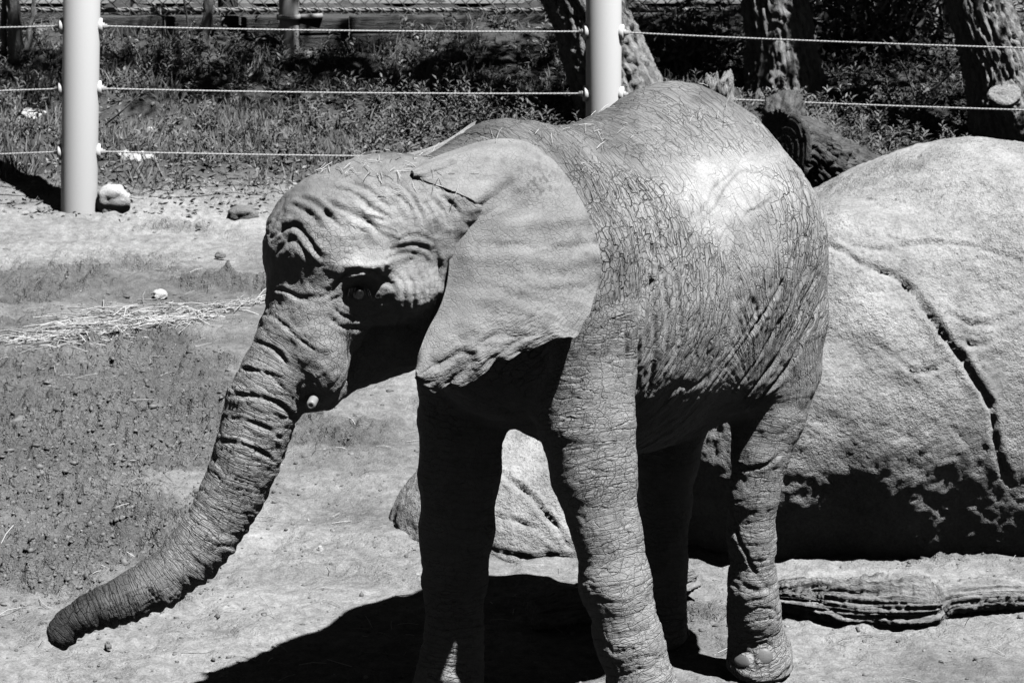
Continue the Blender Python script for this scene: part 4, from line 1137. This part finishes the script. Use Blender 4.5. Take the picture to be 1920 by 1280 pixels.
# the unseen crowns above are clumped to throw shade across the bank
def shrub(cx, cy, w, hgt, depth, n, label, seed):
    b = G(cx, cy)
    root = link('shrub', None, label=label, category='shrub', group='shrubs under the trees'); root.location = b
    C = np.stack([rng.normal(size=n) * w * .5, rng.normal(size=n) * depth * .5, np.abs(rng.normal(size=n)) * hgt * .55], 1)
    cl_ = rng.normal(size=(26, 3)) * [w * .5, depth * .5, hgt * .3] + [0, 0, hgt * .5]
    C = np.where((rng.random(n) < .7)[:, None], cl_[rng.integers(0, 26, n)] + rng.normal(size=(n, 3)) * .10, C); C[:, 2] = np.abs(C[:, 2]) + .02
    leaves('foliage', C, rng.normal(size=(n, 3)), rng.uniform(.05, .11, n), rng.uniform(.02, .045, n), np.full(n, .2), M_WEED, root)
    for i in range(9):
        a = np.array([rng.normal() * w * .2, rng.normal() * depth * .2, -.03]); c = a + [rng.normal() * w * .5, rng.normal() * depth * .3, hgt * rng.uniform(.6, 1.2)]
        wood('stem', [a, (a + c) / 2 + rng.normal(size=3) * .06, c], [.012, .009, .004], 6, 14, lambda th, s_, p: 0 * th, M_TWIG, root)
shrub(1640, 110, .8, .75, .5, 2600, 'tangled leafy shrub between the upright and the cut tree', 1)
shrub(1740, 60, .7, .8, .5, 2200, 'dense dark shrub behind the cut tree', 2)
shrub(1290, 110, .45, .35, .3, 700, 'small leafy shrub beside the leaning trunk', 3)
shrub(1590, 40, .8, .6, .5, 1800, 'loose leafy shrub at the foot of the far bank', 4)
# ------------------------------------------------------------------ plants and litter on the bank
GBVH = BVHTree.FromPolygons(GROUND_V.tolist(), [tuple(p.vertices) for p in ground_obj.data.polygons])
def drop(x, y):
    out = np.empty(len(x))
    for i in range(len(x)):
        h_ = GBVH.ray_cast(Vector((x[i], y[i], 6.0)), Vector((0, 0, -1)))[0]
        out[i] = h_.z if h_ is not None else float(gz(x[i], y[i]))
    return out
def scatter(n, y0, y1, dens=None):
    """points on the ground inside the field of view, thinned by dens(px, py) in 0..1"""
    y = rng.uniform(y0, y1, n * 3); x = rng.uniform(-.31, .31, n * 3) * (y + .4)
    px, py = project(np.stack([x, y, gz(x, y)], 1))
    k = np.ones(len(x), bool) if dens is None else rng.random(len(x)) < dens(px, py)
    x, y = x[k][:n], y[k][:n]
    return np.stack([x, y, drop(x, y)], 1)
def grass_density(px, py):
    d = .25 + .75 * blob(px, py, 560, 255, 330, 60) + .5 * blob(px, py, 1600, 280, 400, 60) + .6 * blob(px, py, 560, 150, 500, 40) + .5 * blob(px, py, 60, 200, 160, 120)
    return np.clip(d * sstep(385, 330, py), 0, 1)
C = scatter(23000, 17.4, 21.3, lambda px, py: grass_density(px, py))
keep = vnoise(C * 2.4, 511) + .5 * vnoise(C * 6, 512) > -.25
C = C[keep]
tuft = vnoise(C * 3.0, 501)
H = (.04 + .09 * np.clip(.6 + tuft, .1, 1.5)) * rng.uniform(.6, 1.35, len(C))
D = rng.normal(size=C.shape) * [.42, .42, 0] + [0, 0, 1.0]
leaves('bank_grass', C - [0, 0, .01], D, H, rng.uniform(.006, .012, len(C)), rng.uniform(.0, .35, len(C)), M_GRASS, up=np.array([0., -1., .3]),
       label='short wild grass growing over the bank', category='grass', kind='stuff')
# leafy weeds: sprigs with whorls of long leaves
W = scatter(2100, 17.7, 21.2, lambda px, py: np.clip(.16 + .9 * blob(px, py, 800, 240, 150, 45) + .55 * blob(px, py, 1000, 215, 170, 30) + .5 * blob(px, py, 420, 130, 330, 50) + .6 * blob(px, py, 1560, 270, 220, 60) + .35 * blob(px, py, 1650, 180, 260, 60), 0, 1) * sstep(340, 300, py))
cc, dd, ll, ww, tt = [], [], [], [], []
pw = project(W)
for i, w in enumerate(W):
    tall = (.07 + .12 * rng.random()) * (1 + .9 * float(blob(pw[0][i], pw[1][i], 800, 230, 170, 50)))
    lean = rng.normal(size=2) * .25; n = int(9 + tall * 50); tn = rng.uniform(.65, 1.35)
    for j in range(n):
        f = (j + .5) / n; a = j * 2.4 + rng.random()
        cc.append(w + [lean[0] * tall * f, lean[1] * tall * f, tall * f]); el = .25 + .9 * f
        dd.append((math.cos(a), math.sin(a), el)); ll.append(rng.uniform(.05, .095) * (1.15 - .5 * f)); ww.append(ll[-1] * rng.uniform(.20, .32)); tt.append(tn * rng.uniform(.8, 1.2))
leaves('leafy_weeds', np.array(cc), np.array(dd), np.array(ll), np.array(ww), np.full(len(cc), .22), M_WEED, up=np.array([0., 0., 1.]), tone=np.array(tt),
       label='leafy weeds with narrow whorled leaves crowding the bank', category='weeds', kind='stuff')
# dead leaves
C = scatter(12000, 17.1, 21.3, lambda px, py: np.clip(.35 + .5 * blob(px, py, 150, 290, 300, 70) + .5 * blob(px, py, 600, 340, 400, 35), 0, 1))
D = rng.normal(size=C.shape) * [1, 1, .25]
leaves('leaf_litter', C + [0, 0, .008], D, rng.uniform(.03, .075, len(C)), rng.uniform(.012, .03, len(C)), rng.uniform(-.3, .4, len(C)), M_LITTER, up=np.array([0., 0., 1.]), tone=rng.uniform(.3, 1.7, len(C)),
       label='dead leaves and twigs strewn over the bank', category='leaf litter', kind='stuff')
# loose twigs
def twig(a, c, r, label):
    m_ = (a + c) / 2 + rng.normal(size=3) * .03
    wood('fallen_twig', [a, m_, c], [r, r * .8, r * .4], 7, 18, lambda th, s, p: .15 * r * vnoise(p * 60, 5), M_TWIG, label=label, category='twig', group='dead twigs on the bank')
for (x0, y0, x1, y1, hh, lb) in ((195, 235, 262, 178, .1, 'pale forked twig leaning beside the post with the block'), (330, 60, 338, 105, .0, 'thin upright twig before the sapling'), (345, 0, 344, 105, .0, 'tall thin bare shoot before the wire fence'),
                         (210, 325, 255, 298, .02, 'dark twig lying on the bank by the post'), (1700, 190, 1800, 120, .1, 'long dead twig slanting beneath the cut tree'), (1640, 60, 1720, 190, .15, 'dead twig hanging in the shrub'),
                         (985, 185, 1012, 225, .0, 'short pale twig in the weeds behind the elephant')):
    a = G(x0, max(y0, y1)); Y = a[1]
    twig(P(x0, y0, Y), P(x1, y1, Y - hh), .010, lb)

# ------------------------------------------------------------------ stones and clods
def stone(name, c, size, seed, mat, sub=3, flat=.25, **props):
    bm = bmesh.new(); bmesh.ops.create_icosphere(bm, subdivisions=sub, radius=1.0)
    V = np.array([v.co[:] for v in bm.verts])
    s = 1 + .22 * vnoise(V * 1.3 + seed * 3.1, 601) + .10 * vnoise(V * 3.1 + seed, 602) + .03 * vnoise(V * 8, 603)
    V = np.sign(V) * np.abs(V) ** .8 * s[:, None]; V[:, 2] = np.maximum(V[:, 2], -flat)
    V = V * np.array(size)
    for v, q in zip(bm.verts, V): v.co = q
    for f in bm.faces: f.smooth = True
    me = bpy.data.meshes.new(name); bm.to_mesh(me); bm.free()
    o = link(name, me, mat, **props); o.location = c; o.rotation_euler.z = seed * 1.7
    return o
def put(name, px, py, w, h, seed, mat, label, cat='stone', depth=.8):
    g = G(px, py); sc = g[1] / FPX * 1.04
    return stone(name, g + [0, 0, h * sc * .12], (w * sc / 2, w * sc / 2 * depth, h * sc * .75), seed, mat, 4, label=label, category=cat)
put('field_stone', 457, 408, 58, 24, 0.0, M_STONE, 'angular grey stone lying alone on the pale earth before the bank')
put('pale_stone', 300, 556, 32, 15, 1.0, M_STONE_PALE, 'pale flat stone above the band of straw')
put('pale_stone', 283, 252, 18, 16, 2.0, M_STONE_PALE, 'small white stone in the grass of the bank')
put('pale_stone', 233, 298, 32, 20, 3.0, M_STONE_PALE, 'rounded pale stone on the bank beside the lowest cable')
put('pale_stone', 268, 305, 55, 22, 4.0, M_STONE_PALE, 'broad low pale stone on the bank behind the lowest cable')
put('pale_stone', 60, 218, 60, 16, 5.0, M_STONE_PALE, 'long flat pale stone half sunk in the bank')
put('pebble', 600, 1031, 13, 10, 6.0, M_STONE_PALE, 'white pebble on the trodden earth beyond the trunk')
put('pebble', 202, 1214, 14, 13, 7.0, M_STONE, 'grey pebble on the earth beside the trunk tip')
put('pebble', 372, 427, 13, 10, 8.0, M_STONE, 'small pebble on the pale earth near the lone stone')
put('pebble', 412, 482, 20, 10, 9.0, M_STONE, 'dark flat pebble on the pale earth above the straw')
put('earth_clod', 35, 800, 38, 22, 10.0, M_STONE, 'large flat clod on the dark tilled earth', 'clod')
g = G(208, 402)
bl = stone('kerb_block', g + [.01, .1, .08], (.115, .10, .10), 0, M_STONE_PALE, 4, .8, label='pale rounded concrete block at the foot of the fence post', category='block')
# clods, counted by nobody
def clods(name, n, pts, smin, smax, mat, label, cat):
    bm = bmesh.new(); bmesh.ops.create_icosphere(bm, subdivisions=1, radius=1.0)
    B = np.array([v.co[:] for v in bm.verts]); Fb = np.array([[v.index for v in f.verts] for f in bm.faces]); bm.free()
    n = len(pts); s = smin * (smax / smin) ** (rng.random(n) ** 2.2)
    V = B[None] * (1 + .38 * rng.normal(size=(n, len(B), 1))) * s[:, None, None] * rng.uniform(.6, 1.3, (n, 1, 3)) * [1, 1, .75] + pts[:, None, :]
    F = (Fb[None] + (np.arange(n) * len(B))[:, None, None]).reshape(-1, 3)
    me = mesh_np(name, V.reshape(-1, 3), F, False); set_attr(me, 'tone', np.repeat(rng.uniform(.6, 1.3, n), len(B)))
    return link(name, me, mat, label=label, category=cat, kind='stuff')
M_CLOD = leaf_mat('crumbled earth', .14); M_GRIT = leaf_mat('grit', .26)
cd = lambda px, py: np.clip(1.1 * blob(px, py, 170, 790, 300, 130) + blob(px, py, 90, 980, 210, 150) + .7 * blob(px, py, 220, 530, 300, 30) + .8 * blob(px, py, 330, 1040, 60, 60) + .5 * blob(px, py, 1800, 1010, 170, 50) + .3 * blob(px, py, 1310, 1150, 60, 30) + .04, 0, 1)
clods('crumbled_earth', 0, scatter(16000, 9.3, 15.5, cd), .005, .018, M_CLOD, 'crumbled dark clods over the tilled earth', 'earth')
clods('grit', 0, scatter(3500, 9.3, 17.6), .003, .011, M_GRIT, 'fine grit and pebbles scattered over the yard', 'gravel')

# ------------------------------------------------------------------ straw
def straw(name, A, D, L, W_, label):
    n = len(A); D = D / np.linalg.norm(D, axis=1, keepdims=True); S = np.cross(D, [0, 0, 1.0]); S /= np.linalg.norm(S, axis=1, keepdims=True) + 1e-9; U = np.cross(S, D)
    mid = A + D * (L * .5)[:, None] + U * (L * rng.uniform(.02, .08, n))[:, None] + S * (L * rng.normal(size=n) * .04)[:, None]; end = A + D * L[:, None]
    ring = []
    for p in (A, mid, end):
        for a in (0, 2.1, 4.2): ring.append(p + (W_ / 2)[:, None] * (math.cos(a) * S + math.sin(a) * U))
    V = np.stack(ring, 1).reshape(-1, 3); b = np.arange(n)[:, None] * 9
    F = np.concatenate([b + [i + j * 3, (i + 1) % 3 + j * 3, (i + 1) % 3 + 3 + j * 3, i + 3 + j * 3] for j in (0, 1) for i in range(3)])
    me = mesh_np(name, V, F, False); set_attr(me, 'tone', np.repeat(rng.uniform(.55, 1.15, n), 9))
    return link(name, me, M_STRAW, label=label, category='straw', kind='stuff')
def straw_band(px, py):
    line = 640 - (px - 0) * .155
    return np.clip(.92 * np.exp(-((py - line) / 20) ** 2) * (px < 520) * (.35 + .65 * sstep(20, 190, px)) + .5 * blob(px, py, 190, 475, 90, 10) + .012, 0, 1)
A = scatter(300, 9.3, 17.2, straw_band)
band = []
for i in range(720):
    f = rng.random(); px_ = 10 + 480 * f; w_ = 5 + 11 * math.sin(math.pi * min(1, f * 1.3))
    if rng.random() < .35 + .65 * float(blob(px_, 0, 230, 0, 130, 1)): band.append(G(px_, 642 - .155 * px_ + rng.normal() * w_)[:2])
band = np.array(band); A = np.vstack([A, np.column_stack([band, drop(band[:, 0], band[:, 1])])])
ang = rng.normal(size=len(A)) * .8 + .25; sg = rng.choice([-1, 1], len(A))
D = np.stack([np.cos(ang) * sg, np.sin(ang) * sg, rng.normal(size=len(A)) * .06], 1)
straw('ground_straw', A + [0, 0, .012], D, rng.uniform(.05, .30, len(A)), rng.uniform(.004, .008, len(A)), 'pale straw scattered in a band across the earth')
A = scatter(560, 9.3, 16.5); D = rng.normal(size=A.shape) * [1, 1, .08]
straw('loose_straw', A + [0, 0, .008], D, rng.uniform(.03, .16, len(A)), rng.uniform(.0025, .0045, len(A)), 'single straws lying loose about the yard')

# ------------------------------------------------------------------ the elephant
def build_elephant():
    body_me, bvh = elephant_body(ELE_H)
    n_body = len(body_me.vertices)
    ears = ear_parts(bvh)
    me = join_meshes('elephant', M_SKIN, [body_me, ears])
    root = link('elephant', None, label='grey wrinkled elephant with a reaching trunk and a spread ear', category='elephant')
    root.location = (.34, 9.72, 0)
    off = np.array([.34, 9.72, 0.0])
    body = link('body', me, M_SKIN, root); body.location = -off
    body.matrix_parent_inverse = Matrix.Identity(4)
    # eye
    m, nt, b = new_mat('eye'); b.inputs['Base Color'].default_value = (.012, .012, .012, 1); b.inputs['Roughness'].default_value = .35
    e = P(672, 549, 8.612)
    eye = turned('eye', [(.024 * math.sin(t), .024 * math.cos(t)) for t in np.linspace(.05, 3.1, 16)], e - off, (.35, -.9, .1), m, root, 24)
    # lashes
    ml, nt, b = new_mat('lash'); b.inputs['Base Color'].default_value = (.10, .10, .10, 1)
    VV, FF = [], []
    for i in range(26):
        f = i / 25; a = P(655 + 36 * f, 541 - 3 * math.sin(f * 3.1), 8.588) - off
        c = a + np.array([(-.5 + f) * .02 + random.uniform(-.004, .004), -.016, -.030 - random.uniform(0, .012)]); k0 = len(VV)
        VV += [a + [-.0007, 0, 0], a + [.0007, 0, 0], (a + c) / 2 + [.0005, -.006, 0], c]; FF += [(k0, k0 + 1, k0 + 2, k0 + 3)]
    link('eyelashes', mesh_np('eyelashes', np.array(VV), np.array(FF), False), ml, root)
    # tusk stub
    mt = flat_mat('tusk', .24, .45, .001, 80.)
    ebvh = BVHTree.FromPolygons(get_co(me).tolist(), [tuple(p.vertices) for p in me.polygons])
    tl, tn, _i, _d = ebvh.ray_cast(Vector((0, 0, CAM_H)), Vector(ray(584, 757)))
    turned('tusk', [(.016, -.16), (.017, 0), (.015, .010), (.009, .015), (.006, .011), (.001, .010)], P(584, 757, 8.545) - off, (-.10, -.90, -.10), mt, root, 24)
    # toenails
    mn = flat_mat('toenail', .13, .5, .002, 60.)
    def nail(p, nrm, w, h):
        n_ = np.array(nrm) / np.linalg.norm(nrm); s_ = np.cross([0, 0, 1.0], n_); s_ /= np.linalg.norm(s_); u_ = np.cross(n_, s_)
        bm = bmesh.new(); bmesh.ops.create_uvsphere(bm, u_segments=24, v_segments=14, radius=1.0)
        for v in bm.verts:
            c = v.co; top = 1.0 if c.y > 0 else .8
            v.co = Vector(p - off + s_ * c.x * w + u_ * c.y * h * top + n_ * c.z * .009)
        for f in bm.faces: f.smooth = True
        q = bpy.data.meshes.new('toenail'); bm.to_mesh(q); bm.free(); link('toenail', q, mn, root)
    for px, py, w, h in ((1391, 1239, .041, .028), (1434, 1231, .034, .036)):
        r = ray(px, py); loc, no, i, d = ebvh.ray_cast(Vector((0, 0, CAM_H)), Vector(r))
        if loc is not None and 9.3 < loc.y < 10.3: nail(np.array(loc) + np.array(no) * -.003, (no.x, no.y, max(-.1, min(.45, no.z))), w, h)
    for (cx, cy), fw in (((LEG_FL[-1][0][0], LEG_FL[-1][0][1]), (-.5, -.86)), ((LEG_FR[-1][0][0], LEG_FR[-1][0][1]), (-.6, -.8)), ((LEG_HR[-1][0][0], LEG_HR[-1][0][1]), (-.6, -.8))):
        for a in (-50, -10, 30):
            c_, s_ = math.cos(R(a)), math.sin(R(a)); dv_ = np.array([fw[0] * c_ - fw[1] * s_, fw[0] * s_ + fw[1] * c_, 0]); dv_ /= np.linalg.norm(dv_)
            o_ = np.array([cx, cy, .05]) + dv_ * .5
            loc, no, i, d = ebvh.ray_cast(Vector(o_), Vector(-dv_))
            if loc is not None: nail(np.array(loc) - np.array(no) * .004, dv_ + [0, 0, .2], .034, .034)
    # straw and dust caught on head and back
    V = get_co(me); N = get_no(me); px, py = project(V)
    w = N[:, 2].clip(0, 1) ** 2 * (.45 * blob(px, py, 720, 324, 100, 20) + .35 * blob(px, py, 775, 350, 55, 34) + .10 * blob(px, py, 1150, 260, 150, 50) + .05 * blob(px, py, 1290, 220, 120, 60) + .12 * blob(px, py, 850, 345, 50, 30) + .06 * blob(px, py, 930, 260, 60, 30) + .15 * blob(px, py, 720, 460, 35, 20)) * (V[:, 2] > 1.5)
    w[n_body:] *= .06
    w = w / w.sum(); ix = rng.choice(len(V), 300, p=w)
    A = V[ix] + N[ix] * .007; D = rng.normal(size=A.shape); D -= N[ix] * ((D * N[ix]).sum(1) - .12)[:, None]
    straw('straw_wisps', A, D, rng.uniform(.015, .06, len(A)), rng.uniform(.0018, .0030, len(A)), 'wisps of straw caught on the elephant\'s head and back')
ELE_H = 0.0140
build_elephant()
